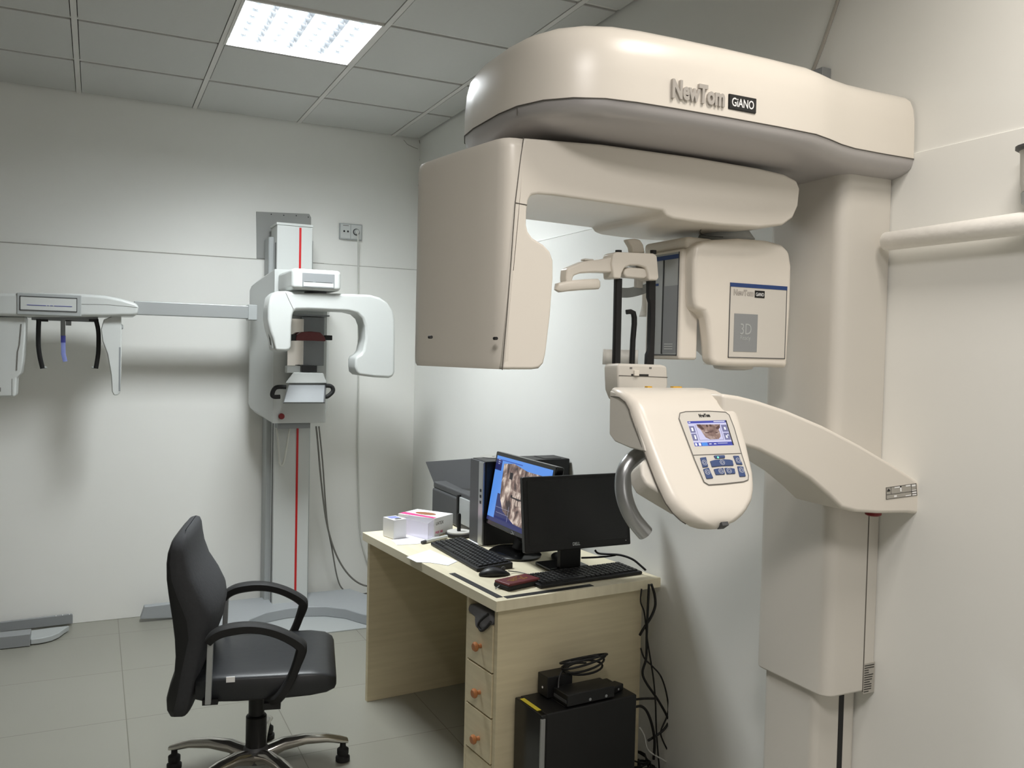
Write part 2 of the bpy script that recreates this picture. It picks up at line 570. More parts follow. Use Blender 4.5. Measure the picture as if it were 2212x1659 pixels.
# ================================================================== the cone beam scanner by the right wall
def scanner():
    R = thing('dental_scanner', 'large warm white dental scanner with rotating overhead arm and a touch-screen console', 'x-ray scanner', (-0.1, -3.64, 0))
    # fixed lower column
    obj('lower_column', G().box((-0.17, -3.725, 0.0), (-0.012, -3.525, 1.2)), M_WARM2, R, bevel=.022)
    obj('column_groove', G().box((-0.082, -3.7262, 0.0), (-0.064, -3.72, .72)), M_BLACK, R, label='narrow black groove')
    gp = G()
    gp.box((-0.1708, -3.70, 0.0), (-0.168, -3.575, 0.40))
    obj('access_panel', gp, M_WARM2, R, bevel=.001, seg=1)
    # sliding column carriage
    def upright(x0, x1, y0, y1, rad):
        p_ = [(x1, y0), (x1, y1)]
        p_ += [(x0 + rad - rad * math.sin(a), y1 - rad + rad * math.cos(a)) for a in [PI / 2 * k / 8 for k in range(9)]]
        p_ += [(x0 + rad - rad * math.cos(a), y0 + rad - rad * math.sin(a)) for a in [PI / 2 * k / 8 for k in range(9)]]
        return p_
    obj('column_carriage', G().prism([(x, y, .69) for x, y in upright(-.185, -.009, -3.775, -3.50, .034)], (0, 0, 1.37)), M_WARM2, R, bevel=.006, angle=60)
    obj('carriage_seam', G().box((-0.052, -3.7758, 0.69), (-0.049, -3.774, 1.20)), M_SEAM, R)
    # sticker on the carriage side
    st = obj('rating_plate', G().box((-0.050, -3.7768, 0.684), (-0.0095, -3.774, 0.766)), M_STICKER, R, label='grey printed rating sticker')
    g = G()
    rr = random.Random(2)
    for k in range(12):
        z = 0.760 - k * 0.0064
        w = rr.uniform(.014, .036)
        g.box((-0.048, -3.7774, z - .0011), (-0.048 + w, -3.7766, z + .0009))
    obj('rating_print', g, M_INK, st)
    # ---- overhead carriage: white cover over a grey band
    yc = -3.60
    front = [(0.0, -3.838), (-.12, -3.838), (-.22, -3.842), (-.28, -3.855), (-.34, -3.876), (-.40, -3.893), (-.52, -3.899), (-.66, -3.901), (-.80, -3.900), (-.90, -3.896),
             (-.97, -3.886), (-1.03, -3.858), (-1.075, -3.812), (-1.103, -3.745), (-1.112, -3.67), (-1.112, yc)]
    half = [(x, y - yc) for x, y in front]
    def plan(k_out, z, shift=0.0, xr=-.008):
        pts = []
        for x, d in half + half[-2::-1]:
            t = min(1.0, max(0.0, (-.55 - x) / .56))
            pts.append((min(x + shift * t, xr), d * k_out, z))
        n = len(half)
        return [(x, yc + d, z) if i < n else (x, yc - d, z) for i, (x, d, z) in enumerate(pts)]
    obj('overhead_cover', G().loft([plan(1.0, 2.100), plan(1.0, 2.105), plan(.998, 2.15), plan(.992, 2.195, .004), plan(.97, 2.228, .012), plan(.93, 2.250, .026), plan(.86, 2.264, .05), plan(.74, 2.271, .10), plan(.4, 2.274, .2)]),
        M_WARM, R, angle=50)
    obj('overhead_underbody', G().loft([plan(.996, 2.0985, .002), plan(.990, 2.088, .004), plan(.970, 2.077, .010), plan(.92, 2.068, .022), plan(.82, 2.060, .05), plan(.70, 2.055, .08), plan(.55, 2.053, .13), plan(.2, 2.052, .3)]), M_GREYBAND, R, angle=60, label='satin grey underside band')
    obj('underbody_seam', G().tube([Vector(p) + Vector((0, -.0006, 0)) for p in plan(1.0, 2.0992)[:31]], 0.0012, 5), M_SEAM, R)
    obj('joint_line', G().tube([(-1.1005, -3.742, z) for z in (2.081, 2.097)], 0.001, 5), M_SEAM, R)
    # lettering on the cover
    a = at(1450, 228, 1, -3.902)
    b = at(1563, 246, 1, -3.902)
    text('cover_lettering', 'NewTom', .052, (a.x, -3.899, 2.121), (1, 0, 0), (0, 0, 1), M_LETTER, R, depth=.007, bold=.0022, fit=b.x - a.x)
    p0 = at(1572, 236, 1, -3.90)
    p1 = at(1632, 236, 1, -3.90)
    bd = obj('badge', G().box((p0.x, -3.9035, 2.118), (p1.x, -3.896, 2.151)), M_BLACKG, R, bevel=.002, label='black name badge')
    text('badge_lettering', 'GiANO', .026, (p0.x + .008, -3.9035, 2.1255), (1, 0, 0), (0, 0, 1), M_WHITE, bd, depth=.0006, fit=(p1.x - p0.x) - .016, bold=.0003)
    # ---- rotating C arm
    o = [(1131, 297), (1300, 311), (1500, 339), (1640, 363), (1695, 376), (1722, 390), (1729, 408), (1725, 445), (1714, 470), (1692, 486), (1640, 491),
         (1560, 486), (1500, 479), (1455, 472), (1440, 466), (1434, 455), (1300, 436), (1200, 422), (1163, 419), (1148, 422), (1142, 432), (1139, 455), (1138, 485), (1142, 500), (1152, 514), (1175, 528), (1189, 543), (1196, 563),
         (1196, 600), (1190, 680), (1180, 765), (1175, 785), (1165, 796), (1150, 798), (1085, 798), (1095, 680), (1104, 560), (1113, 438), (1124, 345)]
    obj('rotating_arm', G().prism(pxpoly(o, 1, -3.752), (0, .325, 0)), M_WARM, R, bevel=.030, seg=6, angle=40)
    secs = []
    za, zb_ = at(1131, 297, 1, -3.752), at(1085, 798, 1, -3.752)
    for z, k in ((zb_.z, .955), (zb_.z + .006, .985), (zb_.z + .018, 1.0), (1.75, 1.0), (1.95, 1.0), (za.z - .022, 1.0), (za.z - .008, .985), (za.z - .001, .955)):
        xs_ = za.x + (zb_.x - za.x) * (za.z - z) / (za.z - zb_.z)
        cx_, cy_ = xs_, -3.57
        pl_ = [(xs_ + .004, -3.7525), (-1.104, -3.7515), (-1.117, -3.747), (-1.128, -3.737), (-1.136, -3.718), (-1.150, -3.65), (-1.166, -3.57), (-1.180, -3.49), (-1.192, -3.41), (-1.194, -3.385), (-1.188, -3.370), (-1.165, -3.362), (xs_ + .004, -3.362)]
        secs.append([(cx_ + (x - cx_) * k if x < xs_ else x, cy_ + (y - cy_) * k, z) for x, y in pl_])
    obj('tube_head', G().loft(secs), M_WARM, R, angle=50)
    sl = [(1131, 297), (1124, 345), (1113, 438), (1104, 560), (1095, 680), (1085, 799)]
    g = G().tube([Vector((p.x, -3.7523, p.z)) for p in pxpoly(sl, 1, -3.752)], .0011, 5)
    g.tube([Vector((p.x, -3.7523, p.z)) for p in pxpoly([(1113, 438), (1138, 443)], 1, -3.752)], .0011, 5)
    obj('arm_seam', g, M_SEAM, R)
    g = G()
    for q in ((1072, 731), (938, 728)):
        p = at(q[0], q[1], 1, -3.752)
        yh_ = -3.7535 if q[0] > 1000 else -3.735
        obj('arm_screw_hole', G().cyl((p.x, yh_, p.z), (p.x, yh_ + .012, p.z), .0035, n=12), M_INK, R)
    # hub between arm and sensor
    hc = Vector((-.415, -3.60, 0))
    obj('sensor_hub', G().lathe((hc.x, hc.y, 1.865), [(.058, 0), (.075, .022), (.055, .05), (.05, .06)], 24), M_COOLGREY, R, angle=25)
    ring = [at(x, y, 1, -3.66) for x, y in ((1590, 490), (1545, 489), (1520, 494), (1512, 500), (1518, 507), (1540, 511), (1562, 512))]
    obj('thin_wire', G().tube(spline(ring, 5), .0009, 5), M_INK, R)
    # ---- sensor head
    yf = -3.69
    body = [(1545, 517), (1600, 514), (1660, 519), (1692, 528), (1707, 543), (1712, 575), (1710, 660), (1702, 797), (1690, 794), (1655, 792), (1600, 792), (1548, 789), (1537, 783), (1534, 740), (1528, 690), (1522, 675), (1503, 667), (1500, 640), (1500, 560), (1505, 530), (1520, 520)]
    low = pxpoly(body, 1, yf)
    n_ = len(low)
    back_ = [p + Vector((0, .045 if 10 <= i <= 15 else .235, 0)) for i, p in enumerate(low)]
    g = G().add(low + back_, [tuple(range(n_)), tuple(range(2 * n_ - 1, n_ - 1, -1))] + [(i, i + n_, (i + 1) % n_ + n_, (i + 1) % n_) for i in range(n_)])
    obj('sensor_head', g, M_WARM, R, bevel=.018, seg=4, angle=40)
    x0, x1 = -.605, at(1508, 650, 1, -3.65).x
    mod = obj('sensor_module', G().box((x0 + .012, -3.652, 1.568), (x1 + .002, -3.50, 1.846)), M_WARM, R, bevel=.008)
    obj('sensor_module_cap', G().box((x0 + .02, -3.66, 1.846), (x1 + .04, -3.47, 1.876)), M_WARM, R, bevel=.012)
    # slim panel faces the tube head
    xp = x0 + .0112
    ya, yb = -3.644, -3.512
    pn = obj('sensor_window', G().box((xp, ya, 1.578), (xp + .003, yb, 1.838)), M_COOLGREY, R, label='pale grey sensor window')
    obj('window_stripe', G().box((xp - .0006, ya, 1.822), (xp, yb, 1.833)), M_BLUE, pn)
    obj('window_line', G().box((xp - .0007, -3.582, 1.582), (xp, -3.576, 1.822)), M_INK, pn)
    obj('window_shade', G().box((xp - .0005, ya + .004, 1.585), (xp, -3.582, 1.755)), M_GREY, pn)
    obj('window_mark', G().box((xp - .0006, -3.558, 1.758), (xp, -3.526, 1.764)), M_BLUE, pn)
    g = G()
    for z in (1.606, 1.60, 1.594):
        g.box((xp - .0009, -3.625, z), (xp - .0004, -3.59, z + .002))
    obj('window_print', g, M_COOL, pn)
    g = G()
    for (ya_, yb_, za, zb) in ((ya, ya + .003, 1.578, 1.838), (yb - .003, yb, 1.578, 1.838), (ya, yb, 1.578, 1.581)):
        g.box((xp - .0008, ya_, za), (xp, yb_, zb))
    obj('window_outline', g, M_DGREY, pn)
    # front panel
    q = [at(x, y, 1, yf - .001) for x, y in ((1577, 612), (1700, 625), (1695, 777), (1572, 775))]
    zt, zb = 1.765, 1.576
    xa, xb = (q[0].x + q[3].x) / 2, (q[1].x + q[2].x) / 2
    fp = obj('front_panel', G().box((xa, yf - .0016, zb), (xb, yf, zt)), M_WARM2, R, label='framed front panel')
    obj('front_stripe', G().box((xa, yf - .0024, zt - .010), (xb, yf - .001, zt)), M_BLUE, fp)
    g = G()
    for (u0, u1, w0, w1) in ((xa, xa + .002, zb, zt - .01), (xb - .002, xb, zb, zt - .01), (xa, xb, zb, zb + .002)):
        g.box((u0, yf - .0022, w0), (u1, yf - .001, w1))
    obj('front_outline', g, M_DGREY, fp)
    text('front_lettering', 'NewTom', .020, (xa + .012, yf - .0016, zt - .030), (1, 0, 0), (0, 0, 1), M_LETTER, fp, depth=.001, bold=.0008, fit=.064)
    bb = obj('front_badge', G().box((xa + .080, yf - .0026, zt - .034), (xa + .112, yf - .001, zt - .016)), M_BLACKG, fp)
    text('front_badge_lettering', 'GiANO', .013, (xa + .083, yf - .0026, zt - .030), (1, 0, 0), (0, 0, 1), M_WHITE, fp, depth=.0005, fit=.026)
    obj('grey_square', G().box((xa + .016, yf - .0024, zb + .016), (xa + .092, yf - .001, zb + .112)), M_GREY, fp)
    text('square_lettering', '3D', .040, (xa + .036, yf - .0024, zb + .060), (1, 0, 0), (0, 0, 1), M_COOLGREY, fp, depth=.0006, fit=.036)
    text('square_small_lettering', 'Ready', .016, (xa + .036, yf - .0024, zb + .046), (1, 0, 0), (0, 0, 1), M_COOLGREY, fp, depth=.0006, fit=.034)
    gz = at(1640, 795, 1, -3.60)
    obj('lower_beam_cap', G().lathe((-.36, -3.58, 1.543), [(.03, 0), (.05, .004), (.055, .014)], 24), M_WARM2, R)
    # ---- lower support arm sweeping from the carriage
    lo = [(1560, 850), (1600, 856), (1640, 866), (1700, 886), (1780, 920), (1860, 962), (1930, 1004), (1984, 1040), (1991, 1050), (1992, 1075), (1988, 1112), (1960, 1109), (1900, 1110), (1850, 1107), (1818, 1098), (1790, 1070), (1750, 1036), (1700, 1004), (1640, 974), (1600, 962), (1560, 955)]
    obj('support_arm', G().prism(pxpoly(lo, 1, -3.888), (0, .16, 0)), M_WARM, R, bevel=.010, seg=4, angle=40)
    q = [at(x, y, 1, -3.889) for x, y in ((1914, 1053), (1979, 1044), (1981, 1070), (1914, 1079))]
    lp = obj('arm_label', G().prism(q, (0, .002, 0)), M_STICKER, R, label='grey printed radiation label')
    g = G()
    def qpt(u, v, d):
        p = q[0].lerp(q[1], u).lerp(q[3].lerp(q[2], u), v)
        return p + Vector((0, d, 0))
    rr = random.Random(5)
    for u0, u1, v0, v1 in ((0, 1, 0, .03), (0, 1, .97, 1), (0, .012, 0, 1), (.988, 1, 0, 1), (0, 1, .60, .63), (.155, .165, .03, .6), (.82, .83, .03, 1), (.82, 1, .80, .83)):
        g.add([qpt(u0, v0, -.0006), qpt(u1, v0, -.0006), qpt(u1, v1, -.0006), qpt(u0, v1, -.0006)], [(0, 1, 2, 3)])
    for k in range(3):
        a = k * 2 * PI / 3 - PI / 2
        cu, cv = .08 + .028 * math.cos(a), .27 + .075 * math.sin(a)
        g.add([qpt(cu - .022, cv - .055, -.0006), qpt(cu + .022, cv - .055, -.0006), qpt(cu + .022, cv + .055, -.0006), qpt(cu - .022, cv + .055, -.0006)], [(0, 1, 2, 3)])
    obj('arm_label_print', g, M_INK, lp, flat=True)
    g = G()
    for u0, u1, v0, v1 in ((.27, .50, .06, .16), (.45, .5, .06, .5), (.64, .80, .04, .16), (.84, .97, .06, .22), (.84, .98, .50, .57), (.25, .34, .74, .9), (.62, .8, .86, .95), (.84, .98, .66, .78), (.84, .98, .85, .96)):
        g.add([qpt(u0, v0, -.0006), qpt(u1, v0, -.0006), qpt(u1, v1, -.0006), qpt(u0, v1, -.0006)], [(0, 1, 2, 3)])
    obj('arm_label_blank', g, M_WHITE, lp, flat=True)
    p = at(1893, 1112, 1, -3.84)
    obj('emergency_button', G().lathe((p.x, -3.83, 1.196), [(.019, 0), (.021, -.008), (.020, -.016), (.014, -.019)], 24), M_DRED, R, label='dark red emergency button')
    # ---- console
    N = Vector((0, -math.cos(math.radians(33.3)), math.sin(math.radians(33.3))))
    V = Vector((0, math.sin(math.radians(33.3)), math.cos(math.radians(33.3))))      # up the slope
    P0 = Vector((-.7, -3.885, 1.46))
    def edge_x(pts):
        return [(atp(x, y, P0, N) - P0).dot(V) for x, y in pts], [atp(x, y, P0, N).x for x, y in pts]
    lv, lx = edge_x([(1376, 890), (1400, 955), (1430, 1032), (1450, 1075), (1468, 1098), (1488, 1114), (1512, 1127), (1540, 1135)])
    rv, rx = edge_x([(1600, 890), (1618, 950), (1634, 1020), (1636, 1050), (1632, 1076), (1620, 1100), (1603, 1119), (1578, 1133)])
    def itp(v, vs_, xs_):
        if v >= vs_[0]:
            return xs_[0]
        for i in range(len(vs_) - 1):
            if v >= vs_[i + 1]:
                k = (v - vs_[i]) / (vs_[i + 1] - vs_[i])
                return xs_[i] + k * (xs_[i + 1] - xs_[i])
        return xs_[-1]
    secs = []
    def sec(p, n, xl, xr, th, rad):
        n = n.normalized()
        pts = []
        m = 6
        ex = Vector((1, 0, 0))
        base = Vector((0, p[0], p[1]))
        rad = min(rad, (xr - xl) / 2 - .002, th * .95)
        pts.append(base + ex * xl - n * th)
        for i in range(m + 1):
            a = PI / 2 * i / m
            pts.append(base + ex * (xl + rad - rad * math.cos(a)) - n * (rad - rad * math.sin(a)))
        for i in range(m + 1):
            a = PI / 2 * (1 - i / m)
            pts.append(base + ex * (xr - rad + rad * math.cos(a)) - n * (rad - rad * math.sin(a)))
        pts.append(base + ex * xr - n * th)
        return pts
    xl0, xr0 = lx[0], rx[0]
    secs.append(sec((-3.768, 1.498), Vector((0, .5, 1)), xl0 + .010, xr0 - .016, .016, .010))
    secs.append(sec((-3.778, 1.503), Vector((0, .1, 1)), xl0 + .003, xr0 - .010, .020, .012))
    secs.append(sec((-3.82, 1.499), Vector((0, -.12, 1)), xl0, xr0 - .006, .016, .015))
    secs.append(sec((-3.848, 1.491), Vector((0, -.28, 1)), xl0, xr0 - .003, .018, .017))
    secs.append(sec((-3.870, 1.478), Vector((0, -.62, 1)), xl0, xr0, .022, .020))
    vmin = min(lv[-1], rv[-1])
    for k in range(23):
        t = k / 22
        v = vmin * (1 - (1 - t) ** 1.6) * .998
        e = max(0.0, (t - .62) / .38)
        p = P0 + V * v - N * (.022 * e ** 3)
        xl_, xr_ = itp(v, lv, lx), itp(v, rv, rx)
        secs.append(sec((p.y, p.z), N - V * (.5 * e ** 3), xl_, xr_, .024 + .008 * e, .024))
    con = obj('console_cover', G().loft(secs), M_WARM, R, angle=60)
    # console body behind the cover
    prof = [(-3.775, 1.496), (-3.83, 1.490), (-3.862, 1.470), (-3.884, 1.434), (-3.915, 1.386), (-3.921, 1.374), (-3.86, 1.376), (-3.80, 1.384), (-3.777, 1.398)]
    obj('console_body', G().prism([(xl0 + .0015, y, z) for y, z in prof], (xr0 - xl0 - .02, 0, 0)), M_WARM2, R, bevel=.004)
    obj('cover_seam', G().tube([Vector(q_[0]) + Vector((-.0005, 0, 0)) for q_ in secs[1:24]], .0013, 5), M_SEAM, R)
    obj('console_mount', G().box((xl0 + .15, -3.79, 1.43), (xr0 - .02, -3.60, 1.485)), M_WARM2, R, bevel=.006)
    Pb = P0 - N * .028
    ub = [atp(x, y, Pb, N) for x, y in ((1400, 985), (1384, 1000), (1386, 1025), (1398, 1046), (1438, 1070), (1475, 1092), (1560, 1108), (1592, 1080), (1596, 985))]
    obj('console_underbody', G().prism(ub, -N * .05), M_WARM2, R, bevel=.008)
    # control panel inset on the slope
    def sp(x, y, d=0.0):
        return atp(x, y, P0, N) + N * d
    rim = [(1466, 905), (1468, 893), (1480, 890), (1530, 889), (1566, 891), (1574, 897), (1585, 925), (1602, 985), (1616, 1028), (1615, 1037), (1605, 1041), (1560, 1046), (1530, 1048), (1520, 1042), (1500, 995)]
    cp = obj('control_panel', G().prism([sp(x, y, .0015) for x, y in rim], -N * .004), M_WARM2, R, label='framed control panel')
    rl = [sp(x, y, .0018) for x, y in rim]
    g = G().tube(rl + [rl[0]], .0011, 6)
    g.tube([sp(1497, 984, .0018), sp(1601, 980, .0018)], .0010, 6)
    obj('panel_outline', g, M_GREYINK, cp)
    vx = Vector((1, 0, 0))
    a = sp(1510, 902, .0016)
    text('panel_lettering', 'NewTom', .011, a, sp(1534, 901) - sp(1510, 902), V, M_INK, cp, depth=.0005, bold=.0006, fit=.030)
    A, B, C_, D = (1483.5, 911), (1568, 908.5), (1585, 962), (1500, 965)
    def sc(u, v, d=.0018):
        x = A[0] + (B[0] - A[0]) * u + (D[0] - A[0]) * v
        y = A[1] + (B[1] - A[1]) * u + (D[1] - A[1]) * v
        return sp(x, y, d)
    def patch(name, m, rects, d, par):
        for u0, v0, u1, v1 in rects:
            g = G().add([sc(u0, v0, d), sc(u1, v0, d), sc(u1, v1, d), sc(u0, v1, d)], [(0, 1, 2, 3)])
            o_ = obj(name, g, m, par, flat=True)
        return o_
    scr = obj('touch_screen', G().prism([sc(0, 0, .0018), sc(1, 0, .0018), sc(1, 1, .0018), sc(0, 1, .0018)], -N * .001), S_PALE, R, label='lit touch screen showing a jaw')
    patch('screen_bar', S_INDIGO, [(0, 0, 1, .09), (0, .855, 1, 1)], .0020, scr)
    patch('screen_edge', M_INK, [(.97, 0, 1, 1)], .0021, scr)
    patch('screen_tab', S_SKY, [(.19, .86, .34, .99)], .0022, scr)
    patch('screen_button', S_GREYBTN, [(0, .2, .13, .46), (0, .5, .13, .78), (.82, .18, .965, .46), (.82, .5, .965, .78)], .0021, scr)
    patch('screen_icon', S_WHITE, [(.04, .26, .09, .4), (.06, .56, .1, .72), (.875, .27, .92, .38), (.86, .6, .9, .71), (.91, .56, .935, .62), (.02, .88, .07, .98), (.11, .875, .17, .985), (.66, .03, .94, .06), (.02, .03, .07, .06),
                                      (.38, .91, .44, .94), (.5, .91, .56, .94), (.6, .9, .85, .915)], .0023, scr)
    patch('screen_window_line', S_GREYBTN, [(.165, .76, .79, .775), (.78, .14, .79, .77), (.165, .14, .175, .77)], .0020, scr)
    jaw = [(.2, .14), (.8, .16), (.78, .28), (.73, .36), (.74, .5), (.73, .64), (.66, .74), (.44, .745), (.34, .66), (.30, .5), (.27, .36), (.21, .24)]
    g = G()
    c0 = sc(.5, .42, .0024)
    pts = [sc(u, v, .0022) for u, v in jaw]
    g.add([c0] + pts, [(0, i + 1, (i + 1) % len(pts) + 1) for i in range(len(pts))])
    obj('screen_jaw', g, S_BONE, scr, flat=True)
    g = G()
    for u, v, ru, rv_ in ((.46, .21, .03, .05), (.55, .2, .03, .05)):
        g.add([sc(u + ru * math.cos(t * PI / 5), v + rv_ * math.sin(t * PI / 5), .0026) for t in range(10)], [tuple(range(10))])
    for dx in (0, .006):
        pass
    g.add([sc(.2, .14, .0025), sc(.3, .14, .0025), sc(.36, .34, .0025), sc(.30, .36, .0025)], [(0, 1, 2, 3)])
    g.add([sc(.8, .16, .0025), sc(.76, .3, .0025), sc(.69, .36, .0025), sc(.66, .30, .0025)], [(0, 1, 2, 3)])
    for u0, v0, u1, v1 in ((.36, .46, .46, .50), (.62, .46, .68, .50), (.51, .30, .515, .70)):
        g.add([sc(u0, v0, .0026), sc(u1, v0, .0026), sc(u1, v1, .0026), sc(u0, v1, .0026)], [(0, 1, 2, 3)])
    obj('screen_jaw_shade', g, S_DARK, scr, flat=True)
    # keypad buttons (zoom of the photo: 1 px = 8.295 of the crop)
    def kz(X, Y):
        return 1440 + X / 8.295, 860 + Y / 8.295
    btns = [[(588, 1080), (690, 1068), (730, 1240), (636, 1252)], [(644, 1282), (738, 1258), (820, 1445), (704, 1455)], [(1180, 1045), (1275, 1045), (1345, 1205), (1240, 1195)], [(1254, 1232), (1355, 1240), (1402, 1412), (1296, 1418)],
            [(832, 1045), (850, 1040), (1010, 1034), (1028, 1045), (1030, 1085), (860, 1092)],
            [(768, 1140), (850, 1118), (1000, 1108), (1110, 1112), (1165, 1130), (1185, 1220), (980, 1225), (800, 1245)], [(832, 1285), (900, 1272), (998, 1262), (1030, 1375), (870, 1385)], [(1025, 1262), (1120, 1262), (1200, 1275), (1218, 1362), (1065, 1372)]]
    marks = [(660, 1170), (712, 1340), (1265, 1130), (1322, 1305), None, (978, 1165), (955, 1325), (1100, 1315)]
    for bpts, mk in zip(btns, marks):
        bo = obj('keypad_button', G().prism([sp(*kz(x, y), .0042) for x, y in bpts], -N * .004), M_KEYBLUE, R, bevel=.0008, seg=2)
        g = G()
        if mk:
            for rad in (40, 20):
                ring = [sp(*kz(mk[0] + rad * math.cos(t * PI / 8) + rad * .3 * math.sin(t * PI / 8), mk[1] + 1.1 * rad * math.sin(t * PI / 8)), .0044) for t in range(17)]
                g.tube(ring, .00035, 4)
            obj('button_symbol', g, M_WHITE, bo)
        else:
            p = sp(*kz(900, 1078), .0044)
            g.lathe(p - N * .0004, [(.0022, 0), (.0022, .0008)], 10, N)
            obj('button_led', g, M_GREEN, bo)
    # small usb port at the nose and handle pipes
    p = sp(1568, 1130)
    obj('usb_port', G().obox(p - N * .012, vx * .008, V * .004, N * .010), M_DGREY, R)
    yh = -3.83
    hp = [(1392, 978), (1370, 990), (1351, 1015), (1346, 1050), (1352, 1085), (1368, 1120), (1394, 1152)]
    pts = []
    for i, (x, y) in enumerate(hp):
        pts.append(at(x, y, 1, yh - .004 * i))
    obj('handle_pipe', G().tube(spline(pts, 6), .0185, 16), M_SILVER, R, angle=50, label='curved silver grab pipe')
    p = at(1528, 1128, 1, -3.90)
    dx = Vector((.20, -.01, .035))
    pts2 = [p + Vector((.03, .06, .14)), p + Vector((.03, .04, .09)), p + Vector((.015, .02, .04)), p + Vector((0, 0, -.002))]
    obj('handle_pipe', G().tube(spline(pts2, 5), .0165, 14), M_DGREY, R, angle=50)
    # ---- chin rest
    yk = -3.655
    def bx(px0, py0, px1, py1, y, dep):
        a, b = at(px0, py0, 1, y), at(px1, py1, 1, y)
        return G().box((a.x, y, min(a.z, b.z)), (b.x, y + dep, max(a.z, b.z)))
    cb = [(1334, 795), (1337, 785), (1430, 788), (1442, 791), (1444, 832), (1438, 848), (1420, 862), (1345, 868), (1336, 845)]
    fr_ = pxpoly(cb, 1, yk)
    ce = sum(fr_, Vector()) / len(fr_)
    chin = obj('chin_rest_block', G().loft([fr_, [p + Vector((0, .020, 0)) for p in fr_], [ce + (p - ce) * .97 + Vector((-.004, .062, 0)) for p in fr_]]), M_WARM2, R, bevel=.007, angle=50)
    g = G()
    for a, b in (((1337, 811), (1442, 815)), ((1337, 838), (1440, 840))):
        g.tube([at(a[0], a[1], 1, yk - .0006), at(b[0], b[1], 1, yk - .0006)], .0008, 5)
    obj('block_seam', g, M_SEAM, chin)
    obj('slider_slot', bx(1364, 808, 1401, 813, yk - .001, .004), M_INK, chin)
    obj('slider_knob', bx(1371, 800, 1381, 812, yk - .006, .008), M_WARM, chin, bevel=.001)
    g = G()
    for x in (1363, 1405):
        g.box(at(x - 2.5, 797, 1, yk - .0006) - Vector((0, 0, .0)), at(x + 2.5, 793, 1, yk) + Vector((0, .0005, 0)))
    obj('lock_mark', g, M_GREYINK, chin)
    yr = -3.622
    def bar(name, pts, w, m, y=yr, d=None):
        return obj(name, G().tube([at(x, yy, 1, y) for x, yy in pts], 1.0, flat=(w, d or w), up=(0, 1, 0)), m, R, angle=50)
    bar('temple_rod', [(1335, 602), (1333, 700), (1331, 786)], .0085, M_BLACK)
    rr2 = [(1402, 604), (1417, 604), (1416, 700), (1413, 788), (1398, 788), (1399, 766), (1405, 752), (1406, 655), (1402, 642)]
    obj('temple_rod', G().prism(pxpoly(rr2, 1, yr), (0, .014, 0)), M_BLACK, R, bevel=.0015)
    bar('bite_rod', [(1354, 674), (1361, 673), (1368, 676), (1370, 686), (1370, 700), (1367, 735), (1365, 786)], .0058, M_BLACK, -3.595)
    # head support: bridge over the rods, arm with pad, forehead pad
    br = [(1326, 547), (1334, 544), (1412, 547), (1420, 552), (1422, 575), (1424, 600), (1420, 606), (1402, 605), (1400, 590), (1396, 578), (1380, 573), (1362, 573), (1350, 578), (1344, 590), (1342, 602), (1326, 601), (1325, 588), (1322, 570)]
    obj('head_support', G().prism(pxpoly(br, 1, yr - .02), (0, .05, 0)), M_WARM, R, bevel=.005)
    ha = [(1330, 553), (1300, 560), (1262, 564), (1243, 572), (1225, 580), (1223, 600), (1224, 610), (1236, 610), (1240, 596), (1255, 590), (1285, 588), (1330, 589)]
    obj('head_support_arm', G().prism(pxpoly(ha, 1, yr - .012), (0, .034, 0)), M_WARM, R, bevel=.005)
    obj('arm_clip', bx(1263, 558, 1283, 564, yr - .008, .02), M_WARM2, R, bevel=.002)
    obj('head_pad', G().tube([at(x, y, 1, yr) for x, y in ((1203, 628), (1206, 622), (1225, 618), (1260, 615), (1288, 614), (1292, 614))], [.5, .9, 1, 1, 1, .7], flat=(.014, .0125), up=(0, 1, 0)), M_WARM, R, angle=50)
    g = G()
    for x in (1336, 1411):
        p = at(x, 545, 1, yr)
        g.cyl((p.x, yr, p.z - .004), (p.x, yr, p.z + .005), .008, n=14)
    obj('rod_cap', g, M_BLACK, R)
    fin = [(1354, 517), (1372, 515), (1384, 518), (1390, 528), (1394, 547), (1366, 547), (1364, 534)]
    obj('nose_fin', G().prism(pxpoly(fin, 1, yr + .02), (0, .02, 0)), M_WARM, R, bevel=.004)
    obj('forehead_pad', G().prism(pxpoly([(1350, 580), (1356, 577), (1394, 579), (1400, 585), (1399, 598), (1392, 602), (1353, 599), (1348, 592)], 1, yr - .012), (0, .03, 0)), M_WARM, R, bevel=.006)
    obj('pad_stem', bx(1375, 600, 1389, 622, yr + .06, .012), M_WARM2, R, bevel=.002)
    obj('head_band', G().tube(spline([at(1338, 632, 1, yr + .05), at(1360, 632, 1, yr + .075), at(1385, 626, 1, yr + .078), at(1404, 618, 1, yr + .055)], 5), 1.0, flat=(.0025, .0125), up=(0, 1, 0)), M_COOLGREY, R, angle=50)
    g = G()
    ctr = at(1356, 770, 1, yr)
    pts = []
    for k in range(13):
        a = PI * (0.06 + .88 * k / 12)
        pts.append((ctr.x - .052 * math.cos(a), -3.60 + .045 * math.sin(a)))
    g.loft([[(x, y, z) for x, y in pts] for z in (1.552, 1.590)], cap=False, closed=False)
    sh = obj('chin_shield', g, M_FROST, R, label='translucent chin shield')
    so = sh.modifiers.new('thickness', 'SOLIDIFY')
    so.thickness = .003
    # yellow laser labels on top of the console
    g = G()
    for x_, w_l in ((1402, .006), (1462, .012)):
        p = at(x_, 829, 1, -3.772)
        g = G().box((p.x - w_l, -3.776, 1.4995), (p.x + w_l, -3.764, 1.5058))
        obj('laser_label', g, M_YWARN, R)
    return R
scanner()


